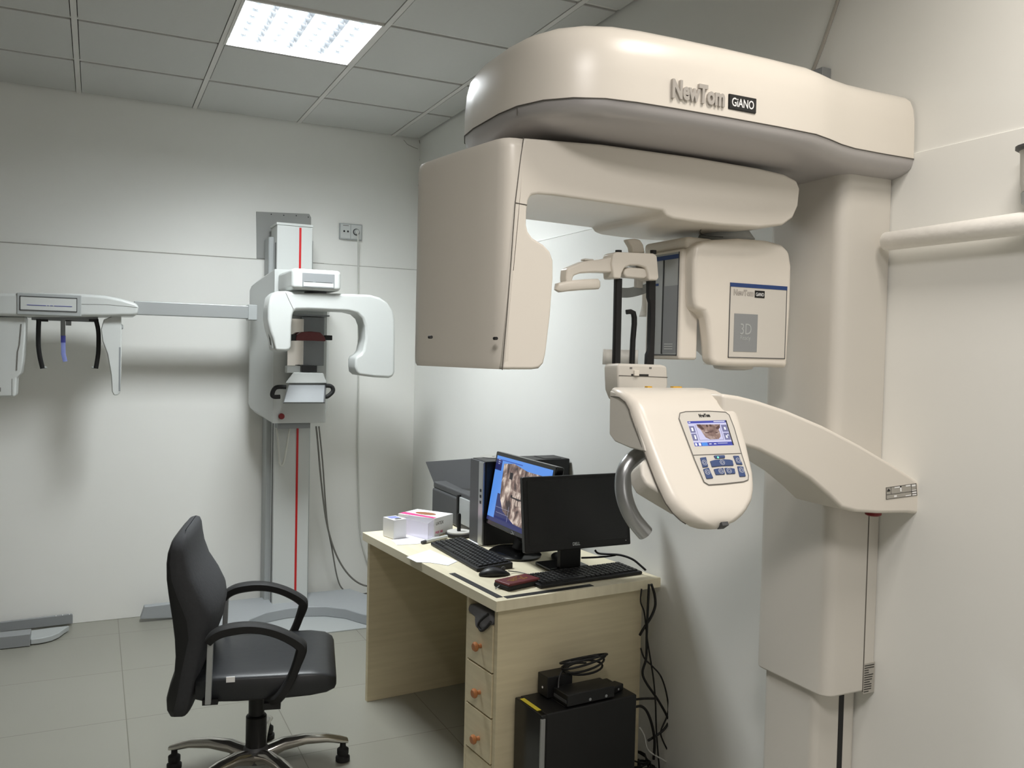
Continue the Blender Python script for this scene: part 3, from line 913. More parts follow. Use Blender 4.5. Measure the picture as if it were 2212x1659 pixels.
# ================================================================== the pipe and fixtures on the right wall
g = G()
zp = 1.888
g.tube([(-.048, -3.79, zp), (-.052, -3.80, zp), (-.052, -4.2, zp), (-.052, -5.2, zp)], [.010, .024, .026, .026], 18)
tag(obj('foam_wrapped_pipe', g, M_FOAM, angle=60), 'white foam-wrapped pipe running along the right wall beside the scanner column', 'pipe')
def wall_cup():
    p = at(2200, 345, 0, -.05)
    r = thing('wall_dispenser', 'translucent white holder with a dark rim on the right wall above the pipe', 'dispenser', (-.045, p.y - .035, 1.93))
    y0 = p.y - .045
    obj('dispenser_body', G().lathe((-.048, y0, 1.955), [(.030, 0), (.034, .02), (.036, .085), (.038, .09)], 20), M_FROST, r)
    obj('dispenser_rim', G().lathe((-.048, y0, 2.045), [(.040, 0), (.046, .004), (.046, .010), (.038, .012)], 20), M_DGREY, r)
    obj('dispenser_base', G().lathe((-.048, y0, 1.918), [(.016, 0), (.030, .012), (.032, .035)], 20), M_COOLGREY, r)
    obj('dispenser_bracket', G().box((-.016, y0 - .02, 1.97), (-.006, y0 + .02, 2.03)), M_COOLGREY, r)
wall_cup()
tag(obj('wall_cable', G().tube([at(x, y, 0, -.012) for x, y in ((1818, -40), (1810, 0), (1795, 45), (1776, 100), (1757, 150), (1753, 165))], .0055, 8), M_CABLEWALL), 'grey cable running down the right wall behind the overhead arm', 'cable')
a = at(1770, 155, 0, -.008)
b = at(1790, 200, 0, -.008)
tag(obj('junction_box', G().box((-.035, b.y, b.z), (-.0005, a.y, a.z)), M_GREY, bevel=.003), 'small grey junction box on the right wall at the foot of the cable', 'junction box')


# ================================================================== the panoramic machine on the back wall
def pano():
    R = thing('panoramic_machine', 'cool white panoramic x-ray machine with red-striped column and long side arm against back wall', 'x-ray machine', (-.85, -.2, 0))
    yF = -.25
    obj('column', G().box((-.955, yF, .05), (-.748, -.06, 2.30)), M_COOL, R, bevel=.004)
    obj('column_cap', G().box((-.96, yF - .004, 2.30), (-.744, -.055, 2.315)), M_COOL, R, bevel=.003)
    x = at(646, 700, 1, yF).x
    obj('red_stripe', G().box((x - .006, yF - .003, .06), (x + .006, yF + .001, 2.292)), M_RED, R, label='red stripe')
    obj('column_groove', G().box((-.957, yF + .03, .06), (-.953, yF + .05, 2.2)), M_DGREY, R)
    obj('column_rear', G().box((-.985, -.15, .05), (-.72, -.012, 2.24)), M_COOLGREY, R, bevel=.01)
    # carriage body: chamfered frustum
    def rect(x0, x1, z0, z1, y, c):
        return [(x0 + c, y, z0), (x1 - c, y, z0), (x1, y, z0 + c), (x1, y, z1 - c), (x1 - c, y, z1), (x0 + c, y, z1), (x0, y, z1 - c), (x0, y, z0 + c)]
    yB = -.40
    bl, br = at(591, 750, 1, yB).x, at(706, 750, 1, yB).x
    obj('carriage', G().loft([rect(bl, br, 1.150, 2.028, yB, .004), rect(bl, br, 1.150, 2.028, yB + .03, .004), rect(-1.092, br + .055, 1.20, 1.965, -.22, .03), rect(-1.092, br + .055, 1.22, 1.945, -.16, .03)]), M_COOL, R, bevel=.008)
    p = at(607, 899, 1, yB)
    obj('emergency_button', G().lathe((p.x, yB - .02, p.z), [(.012, -.006), (.017, 0), (.017, .012), (.013, .021)], 20, (0, 1, 0)), M_DRED, R, label='red emergency button')
    # horizontal head with window
    yT = -.78
    a, b = at(630, 629, 1, yT), at(738, 585, 1, yT)
    obj('rotation_head', G().box((a.x, yT, a.z + .012), (b.x, yB + .01, b.z)), M_COOL, R, bevel=.022, seg=4)
    obj('head_neck', G().cyl((-.82, -.66, 1.86), (-.82, -.66, 1.95), .06), M_DGREY, R)
    a, b = at(653, 621, 1, yT - .001), at(723, 593, 1, yT - .001)
    w = obj('head_window', G().box((a.x, yT - .002, a.z + .002), (b.x, yT + .002, b.z)), M_GREY, R, bevel=.006, label='grey window')
    obj('window_label', G().box((a.x + .006, yT - .0032, a.z + .008), (b.x - .006, yT - .001, a.z + .030)), M_COOL, w)
    g = G()
    g.box((a.x + .01, yT - .004, a.z + .0315), (a.x + .055, yT - .002, a.z + .033))
    g.box((a.x + .07, yT - .004, a.z + .0315), (b.x - .012, yT - .002, a.z + .033))
    obj('window_line', g, M_INK, w)
    # C-shaped rotor
    crop = [(250, 660), (330, 658), (400, 672), (700, 676), (930, 685), (1000, 705), (1055, 742), (1092, 800), (1105, 860), (1108, 1000), (1106, 1240), (1097, 1270), (1065, 1283), (960, 1278), (850, 1262), (826, 1240), (820, 1200), (820, 1150),
            (830, 1128), (860, 1110), (878, 1085), (895, 1000), (892, 910), (872, 855), (835, 822), (770, 806), (500, 794), (400, 795), (382, 806), (374, 830), (366, 900), (363, 1050), (358, 1080), (330, 1092), (250, 1090), (238, 1072), (228, 1000), (207, 940), (193, 860), (196, 780), (210, 700)]
    pts = [at(520 + X / 3.3175, 430 + Y / 3.3175, 1, -.75) for X, Y in crop]
    obj('rotor', G().prism(pts, (0, .16, 0)), M_COOL, R, bevel=.018, seg=4, angle=40)
    g = G().tube([at(520 + X / 3.3175, 430 + Y / 3.3175, 1, -.7508) for X, Y in ((322, 668), (340, 710), (378, 790))], .001, 5)
    obj('rotor_seam', g, M_SEAM, R)
    obj('rotor_slot', G().tube([at(577, 660, 1, -.68), at(576, 690, 1, -.68), at(582, 720, 1, -.68), at(586, 745, 1, -.68)], .006, 8), M_GREY, R)
    # patient positioning: mirror, temple bar, chin tray with grips
    y = -.5
    def bx(px0, py0, px1, py1, y, dep):
        a, b = at(px0, py0, 1, y), at(px1, py1, 1, y)
        return G().box((a.x, y, min(a.z, b.z)), (b.x, y + dep, max(a.z, b.z)))
    obj('mirror', bx(622, 688, 655, 790, -.45, .01), M_MIRROR, R)
    obj('mirror_frame', bx(652, 684, 700, 790, -.44, .05), M_GREY, R, bevel=.004)
    obj('upper_bracket', bx(640, 678, 712, 684, -.5, .1), M_GREY, R)
    tb = [(639, 735), (641, 724), (652, 717), (672, 716), (692, 718), (702, 728), (704, 737)]
    obj('temple_bar', G().prism(pxpoly(tb, 1, -.54), (0, .05, 0)), M_MAROON, R, bevel=.004, label='dark maroon temple bar')
    obj('temple_grip', bx(630, 722, 642, 736, -.53, .04), M_BLACK, R, bevel=.003)
    obj('temple_grip', bx(702, 724, 718, 735, -.53, .04), M_BLACK, R, bevel=.003)
    obj('chin_cup', bx(652, 789, 685, 804, -.54, .06), M_BLACK, R, bevel=.003)
    obj('chin_ledge', bx(620, 790, 653, 806, -.50, .06), M_COOL, R, bevel=.003)
    obj('tray_housing', G().loft([pxpoly([(616, 828), (706, 828), (698, 806), (634, 804)], 1, -.54), pxpoly([(616, 828), (706, 828), (698, 806), (634, 804)], 1, -.40)]), M_COOL, R, bevel=.005)
    tq = [at(625, 827, 1, -.52), at(703, 827, 1, -.52), at(700, 869, 1, -.62), at(613, 869, 1, -.62)]
    obj('tray', G().prism(tq, (0, .03, -.01)), M_GREY, R, bevel=.003, label='tilted grey tray')
    obj('tray_edge', G().tube([at(704, 826, 1, -.52), at(700, 870, 1, -.62)], .005, 6), M_DGREY, R)
    for pts_ in (((618, 836), (600, 836), (592, 841), (588, 852), (592, 857), (605, 857)), ((704, 833), (714, 834), (719, 839), (718, 847), (708, 856), (703, 857))):
        obj('grip', G().tube(spline([at(px, py, 1, -.56) for px, py in pts_], 4), .012, 10), M_RUBBER, R, angle=60, label='black grip')
    # hook and lead under the carriage
    obj('lead_loop', G().tube(spline([at(px, py, 1, -.285) for px, py in ((597, 918), (601, 960), (604, 1000), (610, 1004), (616, 985), (622, 945), (627, 920))], 5), .006, 8), M_CABLEWHITE, R)
    obj('under_plate', bx(600, 915, 670, 925, -.36, .1), M_GREY, R)
    # base: arched foot and floor plate
    ft = [(-1.26, -.08), (-.44, -.08), (-.36, -.30), (-.395, -.50), (-.435, -.655), (-.475, -.69), (-.52, -.62), (-.58, -.50), (-.68, -.41), (-.80, -.37), (-.90, -.37), (-1.02, -.41), (-1.12, -.50), (-1.18, -.62), (-1.225, -.69), (-1.265, -.655), (-1.30, -.50), (-1.34, -.30)]
    obj('base_foot', G().prism([(x_, y_, .004) for x_, y_ in ft], (0, 0, .062)), M_BASEGREY, R, bevel=.008, label='grey arched floor base')
    obj('floor_plate', G().box((-1.19, -.70, .0005), (-.49, -.3, .006)), M_COOLGREY, R)
    # ---- side arm to the left (cephalometric)
    obj('side_bar', G().box((-1.72, -.36, 1.742), (-1.085, -.29, 1.815)), M_BRUSHED, R, bevel=.004, label='brushed metal side bar')
    bt = at(540, 655, 1, -.36)
    obj('bar_clamp', G().box((-1.13, -.364, 1.735), (-1.08, -.28, 1.822)), M_COOLGREY, R, bevel=.004)
    yU = -.46
    un = [(-60, 634), (0, 633), (80, 633), (170, 634), (228, 638), (262, 645), (296, 655), (300, 664), (298, 678), (290, 683), (262, 683), (235, 684), (60, 684), (-60, 681)]
    obj('side_head', G().prism(pxpoly(un, 1, yU), (0, .24, 0)), M_COOL, R, bevel=.018, seg=4)
    obj('head_seam', G().tube([at(px, py, 1, yU - .0005) for px, py in ((170, 657), (230, 658), (297, 664))], .0009, 5), M_SEAM, R)
    obj('head_recess', bx(36, 679, 176, 638, yU - .004, .02), M_COOLGREY, R, bevel=.004)
    lb = obj('head_label', bx(43, 670, 167, 644, yU - .006, .01), M_COOL, R, bevel=.001)
    a, b = at(43, 670, 1, yU), at(167, 644, 1, yU)
    g = G()
    for (u0, u1, v0, v1) in ((0, 1, 0, .06), (0, 1, .94, 1), (0, .012, 0, 1), (.988, 1, 0, 1)):
        g.box((a.x + (b.x - a.x) * u0, yU - .0072, a.z + (b.z - a.z) * v0), (a.x + (b.x - a.x) * u1, yU - .005, a.z + (b.z - a.z) * v1))
    obj('label_border', g, M_DGREY, lb)
    g = G()
    for (u0, u1, v0, v1) in ((.12, .45, .36, .40), (.47, .50, .36, .40), (.52, .57, .36, .40), (.59, .91, .36, .40)):
        g.box((a.x + (b.x - a.x) * u0, yU - .0075, a.z + (b.z - a.z) * v0), (a.x + (b.x - a.x) * u1, yU - .005, a.z + (b.z - a.z) * v1))
    obj('label_line', g, M_TAPEBLUE, lb)
    yE = -.36
    obj('ear_rail', bx(68, 691, 212, 684, yE, .04), M_GREY, R)
    for side, pts_ in ((0, ((84, 690), (83, 715), (83, 745), (86, 770), (92, 796))), (1, ((207, 690), (212, 712), (213, 735), (212, 765), (207, 796)))):
        er = obj('ear_rod', G().tube(spline([at(px, py, 1, yE) for px, py in pts_], 4), 1.0, flat=(.0085, .011), up=(0, 1, 0)), M_BLACK, R, angle=60)
        q0 = pts_[-1]
        s = 1 if side == 0 else -1
        p = at(q0[0], q0[1] - 2, 1, yE)
        obj('ear_plug', G().lathe(p, [(.005, 0), (.006, .01), (.003, .02)], 10, (s, 0, 0)), M_COOLGREY, er)
        obj('rod_mount', bx(q0[0] - 14 if side == 0 else q0[0] - 15, 694, q0[0] + 12 if side == 0 else q0[0] + 6, 690, yE - .004, .02), M_BLACK, er)
    obj('nasion_bar', G().tube([at(136, 690, 1, yE), at(136, 725, 1, yE)], 1.0, flat=(.011, .004), up=(1, 0, 0)), M_GREY, R, angle=60)
    obj('nasion_clip', bx(142, 703, 154, 692, yE, .015), M_GREY, R)
    obj('tape_band', G().tube([at(136.5, 725, 1, yE), at(136.5, 740, 1, yE)], 1.0, flat=(.0112, .005), up=(1, 0, 0)), M_TAPEBLUE, R, angle=60, label='dark blue tape')
    obj('tape_tail', G().tube([at(136.5, 740, 1, yE), at(137, 765, 1, yE), at(141, 781, 1, yE)], 1.0, flat=(.0105, .004), up=(1, 0, 0)), M_TAPEPALE, R, angle=60, label='pale blue taped tip')
    sd = [(245, 682), (252, 678), (262, 679), (263, 720), (262, 800), (260, 848), (254, 854), (246, 854), (242, 846), (240, 810), (232, 765), (222, 738), (218, 712), (224, 690)]
    obj('sensor_holder', G().prism(pxpoly(sd, 1, yU + .04), (0, .06, 0)), M_COOL, R, bevel=.006)
    p = at(259, 706, 1, yU + .04)
    obj('holder_knob', G().lathe((p.x - .002, p.y + .02, p.z), [(.013, 0), (.014, .012), (.010, .018)], 16, (1, 0, 0)), M_COOLGREY, R)
    obj('holder_slot', bx(257, 750, 260, 845, yU + .0392, .002), M_GREY, R)
    tubeh = [(-70, 684), (56, 684), (55, 720), (50, 780), (46, 806), (36, 816), (34, 855), (30, 857), (-70, 857)]
    obj('side_camera', G().prism(pxpoly(tubeh, 1, yU + .03), (0, .16, 0)), M_COOL, R, bevel=.012)
    g = G().tube([at(px, py, 1, yU + .0292) for px, py in ((46, 700), (42, 745), (38, 760), (36, 800))], .003, 6)
    g.tube([at(px, py, 1, yU + .0292) for px, py in ((26, 818), (26, 855))], .001, 5)
    obj('camera_seam', g, M_GREYINK, R)
    g = G().box(at(-3, 846, 1, yU + .028), at(2, 837, 1, yU + .031))
    obj('camera_mark', g, M_GREYINK, R)
pano()

# metal plate behind the column, socket, cables
g = G().prism(pxpoly([(554, 457), (668, 462), (672, 470), (672, 560), (555, 558)], 1, -.011), (0, .0105, 0))
pl = obj('wall_plate', g, M_GREYPATCH)
tag(pl, 'bare grey metal plate screwed to the back wall behind the striped column', 'metal plate')
g = G()
for x, y in ((586, 463), (613, 465), (640, 466), (666, 469)):
    p = at(x, y, 1, -.012)
    obj('plate_screw', G().cyl((p.x, -.0125, p.z), (p.x, -.010, p.z), .0035, n=10), M_INK, pl)

def socket():
    a, b = at(733, 514, 1, -.012), at(782, 488, 1, -.012)
    r = thing('wall_socket', 'double white wall socket with one plug in it on the back wall', 'socket', ((a.x + b.x) / 2, -.012, a.z))
    obj('socket_plate', G().box((a.x, -.020, a.z - .006), (b.x, -.0005, b.z + .006)), M_COOLGREY, r, bevel=.003)
    m = (a.x + b.x) / 2 - .004
    obj('socket_half', G().box((a.x + .006, -.022, a.z), (m, -.018, b.z)), M_COOL, r, bevel=.002)
    obj('socket_half', G().box((m + .004, -.022, a.z), (b.x - .006, -.018, b.z)), M_COOL, r, bevel=.002)
    zc = (a.z + b.z) / 2
    g = G()
    for dx in (.028, .052):
        g.cyl((a.x + dx, -.0228, zc), (a.x + dx, -.021, zc), .0065, n=10)
    obj('socket_hole', g, M_INK, r)
    obj('socket_print', G().box((a.x + .02, -.0226, b.z - .010), (m - .012, -.021, b.z - .006)), M_GREYINK, r)
    cx = m + .004 + (b.x - .006 - m - .004) / 2
    obj('socket_ring', G().lathe((cx, -.0225, zc), [(.022, 0), (.022, .002), (.014, .002), (.014, 0)], 20, (0, 1, 0)), M_DGREY, r)
    return cx, zc
cx, zc = socket()
pg = thing('power_plug', 'white plug and cable hanging from the wall socket down the back wall', 'plug', (cx, -.03, zc))
obj('plug_body', G().lathe((cx, -.0225, zc), [(.015, 0), (.017, -.01), (.012, -.028)], 16, (0, 1, 0)), M_COOL, pg)
obj('plug_cable', G().tube(spline([(cx, -.047, zc), (cx + .006, -.045, zc - .05), at(774, 600, 1, -.016), at(774, 800, 1, -.016), at(773, 960, 1, -.016), at(775, 1090, 1, -.016), at(778, 1150, 1, -.016), at(786, 1190, 1, -.03), at(800, 1222, 1, -.05), at(825, 1245, 1, -.08)], 6), .0055, 8), M_CABLEWHITE, pg, angle=60)
tag(obj('grey_cable', G().tube(spline([at(683, 921, 1, -.27), at(686, 950, 1, -.28), at(694, 1040, 1, -.22), at(706, 1130, 1, -.18), at(725, 1195, 1, -.14), at(752, 1240, 1, -.12), at(785, 1264, 1, -.10), at(830, 1268, 1, -.10)], 6), .0055, 8), M_CABLEGREY, angle=60),
    'thick dark grey cable drooping from the striped machine toward the desk, the upper one', 'cable', )
tag(obj('grey_cable', G().tube(spline([at(689, 921, 1, -.26), at(697, 1000, 1, -.24), at(706, 1120, 1, -.17), at(718, 1190, 1, -.13), at(728, 1245, 1, -.10), at(740, 1272, 1, -.08), at(765, 1284, 1, -.07), at(830, 1276, 1, -.07)], 6), .0045, 8), M_CABLEGREY, angle=60),
    'thin grey cable drooping from the striped machine to the floor, the lower one', 'cable')
tag(obj('looped_cable', G().tube(spline([at(577, 1106, 1, -.05), at(576, 1108, 1, -.05), at(573, 1125, 1, -.05), at(574, 1150, 1, -.05), at(578, 1172, 1, -.05), at(580, 1187, 1, -.05)], 5), .0045, 8), M_CABLEGREY, angle=60),
    'short grey cable loop sticking out on the left of the striped column', 'cable')
tag(obj('floor_bracket', G().prism(pxpoly([(303, 1338), (312, 1311), (420, 1299), (486, 1305), (495, 1312), (486, 1330)], 1, -.13), (0, .05, 0)), M_BASEGREY, bevel=.004), 'grey metal floor bracket lying along the back wall behind the chair', 'bracket')

# offcuts lying by the wall at the far left
def leaning():
    q = pxpoly([(-60, 1352), (0, 1345), (155, 1327), (157, 1330), (157, 1347), (-60, 1372)], 1, -.05)
    o = obj('steel_bracket', G().prism(q, (0, .02, 0)), M_GREY, bevel=.002)
    tag(o, 'long grey steel bracket with rivet holes leaning on the back wall at far left', 'bracket')
    g = G()
    for x in (121, 135, 150):
        p = at(x, 1347 - (x - 100) * .12 - 14, 1, -.051)
        obj('rivet_hole', G().cyl((p.x, -.052, p.z), (p.x, -.049, p.z), .003, n=8), M_WHITE, o)
    zt = .034
    cv = [at(x, y, 2, zt) for x, y in ((58, 1364), (72, 1361), (112, 1355), (150, 1351), (140, 1357), (128, 1366), (112, 1373), (90, 1378), (66, 1381))]
    o = obj('curved_shell', G().prism([Vector((p.x, p.y, .004)) for p in cv], (0, 0, zt - .004)), M_COOLGREY, bevel=.006)
    tag(o, 'curved grey plastic cover lying on the floor before the steel bracket', 'plastic cover')
    q = pxpoly([(-60, 1378), (64, 1366), (64, 1392), (-60, 1420)], 1, -.33)
    z0 = .003
    b = G().box((-2.75, -.345, z0), (at(65, 1392, 1, -.345).x, -.25, .066))
    tag(obj('steel_channel', b, M_GREY, bevel=.003), 'short grey metal channel lying on the floor at the left picture edge', 'metal channel')
leaning()


# ================================================================== desk
DX, DY, DA = -.715, -2.87, math.radians(5.0)
TOP = .76
desk = thing('desk', 'pale maple laminate desk with drawers, carrying two monitors', 'desk', (DX, DY, 0), DA)
def DL(p):
    return ROOT['desk'].inverted() @ Vector(p)
W_, L_ = .70, 1.215
def build_desk():
    obj('desktop', G().box((0, 0, TOP - .036), (W_, L_, TOP)), M_WOODTOP, desk, local=True, bevel=.002, seg=2)
    ux = DL(at(1386, 1400, 1, -2.80)).x
    obj('side_panel', G().box((.018, .02, 0), (ux, .042, TOP - .036)), M_WOOD, desk, local=True, bevel=.001, seg=1)
    obj('side_panel', G().box((.018, L_ - .045, 0), (W_ - .02, L_ - .02, TOP - .036)), M_WOOD, desk, local=True, bevel=.001, seg=1)
    obj('back_panel', G().box((W_ - .12, .042, .30), (W_ - .10, L_ - .045, TOP - .036)), M_WOOD, desk, local=True)
    # pedestal with drawers facing the chair
    xf = .030
    w0, w1 = .042, .226
    obj('pedestal', G().box((xf + .002, w0, .03), (.50, w1, .655)), M_WOOD, desk, local=True)
    obj('pedestal_side', G().box((xf - .012, w1, .0), (.50, w1 + .016, TOP - .045)), M_WOOD, desk, local=True, bevel=.001, seg=1)
    obj('plinth', G().box((xf + .012, w0, 0), (.5, w1, .07)), M_WOOD, desk, local=True)
    zl = [.665, .500, .346, .189]
    for k in range(3):
        z1, z0 = zl[k] - .003, zl[k + 1] + .003
        g = G().box((xf - .016, w0 + .004, z0), (xf + .001, w1 - .004, z1))
        d = obj('drawer', g, M_WOOD, desk, local=True, bevel=.0015, seg=1)
        zc = (.573, .412, .252)[k]
        yk = .125
        kn = G().lathe((xf - .016, yk, zc), [(.008, 0), (.007, .010), (.016, .018), (.017, .024), (.012, .030)], 18, (-1, 0, 0))
        obj('knob', kn, M_KNOB, d, local=True, label='brown wooden knob')
    obj('drawer', G().box((xf - .014, w0 + .004, .03), (xf + .001, w1 - .004, zl[3] - .003)), M_WOOD, desk, local=True, bevel=.0015, seg=1)
    # black inlay strips on the top
    P = [DL(at(x, y, 2, TOP)) for x, y in ((965, 1240), (1072, 1290), (1078, 1290), (1276, 1263))]
    obj('inlay_strip', G().box((P[1].x - .004, .035, TOP), (P[1].x + .020, P[0].y, TOP + .0012)), M_INK, desk, local=True, label='black edge strip')
    obj('inlay_strip', G().box((P[1].x + .024, .014, TOP), (P[3].x, .040, TOP + .0012)), M_INK, desk, local=True, label='black edge strip')
build_desk()

def in_desk(name, label, cat, lu, lv, rz=0.0, z=TOP, group=None):
    p = ROOT['desk'] @ Vector((lu, lv, z))
    return thing(name, label, cat, p, DA + rz, group)

# ---- cloth stuffed in the open gap above the drawers
def cloth():
    c = [(1013, 1306), (1024, 1305), (1042, 1316), (1060, 1327), (1062, 1346), (1057, 1352), (1050, 1360), (1040, 1366), (1030, 1357), (1031, 1338), (1022, 1327), (1012, 1317)]
    p0 = at(1040, 1335, 0, -.70)
    secs = []
    for d, k in ((-.009, .80), (-.005, 1.02), (.012, 1.04), (.10, .8)):
        pts = []
        m = [at(x, y, 0, -.708) for x, y in c]
        ce = sum(m, Vector()) / len(m)
        for i, p in enumerate(m):
            q = ce + (p - ce) * k
            pts.append(q + Vector((d + .004 * math.sin(i * 2.1 + d * 60), 0, .003 * math.cos(i * 1.7))))
        secs.append(pts)
    r = obj('stuffed_bag', G().loft(secs), M_GREYCLOTH, sub=2)
    tag(r, 'crumpled grey cloth bag with black edging stuffed above the top drawer', 'bag')
    obj('bag_trim', G().tube(spline([at(x, y, 0, -.716) for x, y in ((1054, 1327), (1043, 1336), (1034, 1349), (1039, 1362), (1050, 1356), (1060, 1344))], 4), .005, 8), M_RUBBER, r)
cloth()

# ---- printer
def printer():
    r = thing('printer', 'dark grey inkjet printer with its rear paper tray raised at the far end of desk', 'printer', (-.29, -1.77, TOP))
    xp = -.385
    ya_ = at(933, 1060, 0, xp).y
    h = at(985, 1060, 0, xp).z
    obj('printer_body', G().box((xp, -1.945, TOP + .002), (-.06, ya_, h - .03)), M_DGREY, r, bevel=.012)
    obj('printer_lid', G().box((xp + .005, -1.94, h - .032), (-.06, ya_ - .004, h)), M_DGREY, r, bevel=.008)
    q = [at(942, 1056, 0, -.335), at(1030, 1056, 0, -.335), at(1030, 990, 0, -.265), at(919, 998, 0, -.265)]
    obj('paper_tray', G().prism(q, (.006, 0, .002)), M_DGREY, r, bevel=.002, label='raised grey paper tray')
    y0_, y1_ = at(994, 1067, 0, xp).y, -1.93
    obj('printer_mouth', G().box((xp - .004, y1_, TOP + .03), (xp + .02, y0_, TOP + .15)), M_COOLGREY, r, bevel=.002)
    obj('mouth_frame', G().box((xp - .012, y0_, TOP + .01), (xp + .02, y0_ + .018, TOP + .16)), M_BLACK, r, bevel=.004)
printer()

# ---- tower on the desk
def tower():
    r = thing('desktop_tower', 'black computer tower with silver front stripe standing on desk behind the lit monitor', 'computer tower', (-.21, -2.06, TOP))
    h = at(1013, 987, 0, -.425).z
    obj('case', G().box((-.420, -2.105, TOP + .002), (-.015, -1.958, h)), M_BLACK, r, bevel=.004)
    obj('front_bezel', G().box((-.430, -2.103, TOP + .003), (-.420, -1.960, h - .002)), M_DGREY, r, bevel=.003)
    fb = obj('silver_stripe', G().box((-.434, -2.108, TOP + .004), (-.428, -2.062, h - .004)), M_SILVER, r, bevel=.002, label='silver front stripe')
    g = G()
    for z in (h - .13, h - .155, h - .18):
        g.box((-.4355, -2.092, z), (-.4335, -2.080, z + .012))
    obj('port', g, M_INK, fb)
    obj('top_vent', G().box((-.13, -2.09, h - .001), (-.05, -1.98, h + .002)), M_BLACK, r)
tower()
o = at(1085, 985, 2, 1.135)
h_t = at(1013, 987, 0, -.425).z
p = at(1066, 986, 2, h_t + .001)
g = G().lathe((p.x, p.y, h_t + .0005), [(.058, 0), (.06, .0006), (.06, .0012), (.0075, .0012), (.0075, 0)], 32)
tag(obj('loose_disc', g, M_CHROME), 'shiny disc lying on top of the black tower on desk', 'disc')

# ---- lit monitor
def monitor(r, c, xdir, tilt, w, h, th, bez, m_frame, m_scr, curve=.0):
    """panel in a frame: c centre of the face, xdir along the screen to the viewer's right"""
    X = Vector(xdir).normalized()
    back = Vector((0, 0, 1)).cross(X)                 # away from the viewer
    Vv = (Vector((0, 0, 1)) * math.cos(tilt) + back * math.sin(tilt)).normalized()
    Nn = X.cross(Vv)                                    # toward the viewer
    Nn = -Nn if Nn.dot(back) > 0 else Nn
    c = Vector(c)
    fr = obj('monitor_housing', G().obox(c - Nn * th / 2, X * w / 2, Vv * h / 2, Nn * th / 2), m_frame, r, bevel=.005)
    def S(u, v, d=.0006):
        return c + X * ((u - .5) * (w - 2 * bez)) + Vv * ((.5 - v) * (h - 2 * bez) + bez * .12) + Nn * d
    return fr, S, X, Vv, Nn
def screen_patch(name, S, rects, m, par, d, label=None):
    for u0, v0, u1, v1 in rects:
        g = G().add([S(u0, v0, d), S(u1, v0, d), S(u1, v1, d), S(u0, v1, d)], [(0, 1, 2, 3)])
        o_ = obj(name, g, m, par, flat=True, label=label)
    return o_
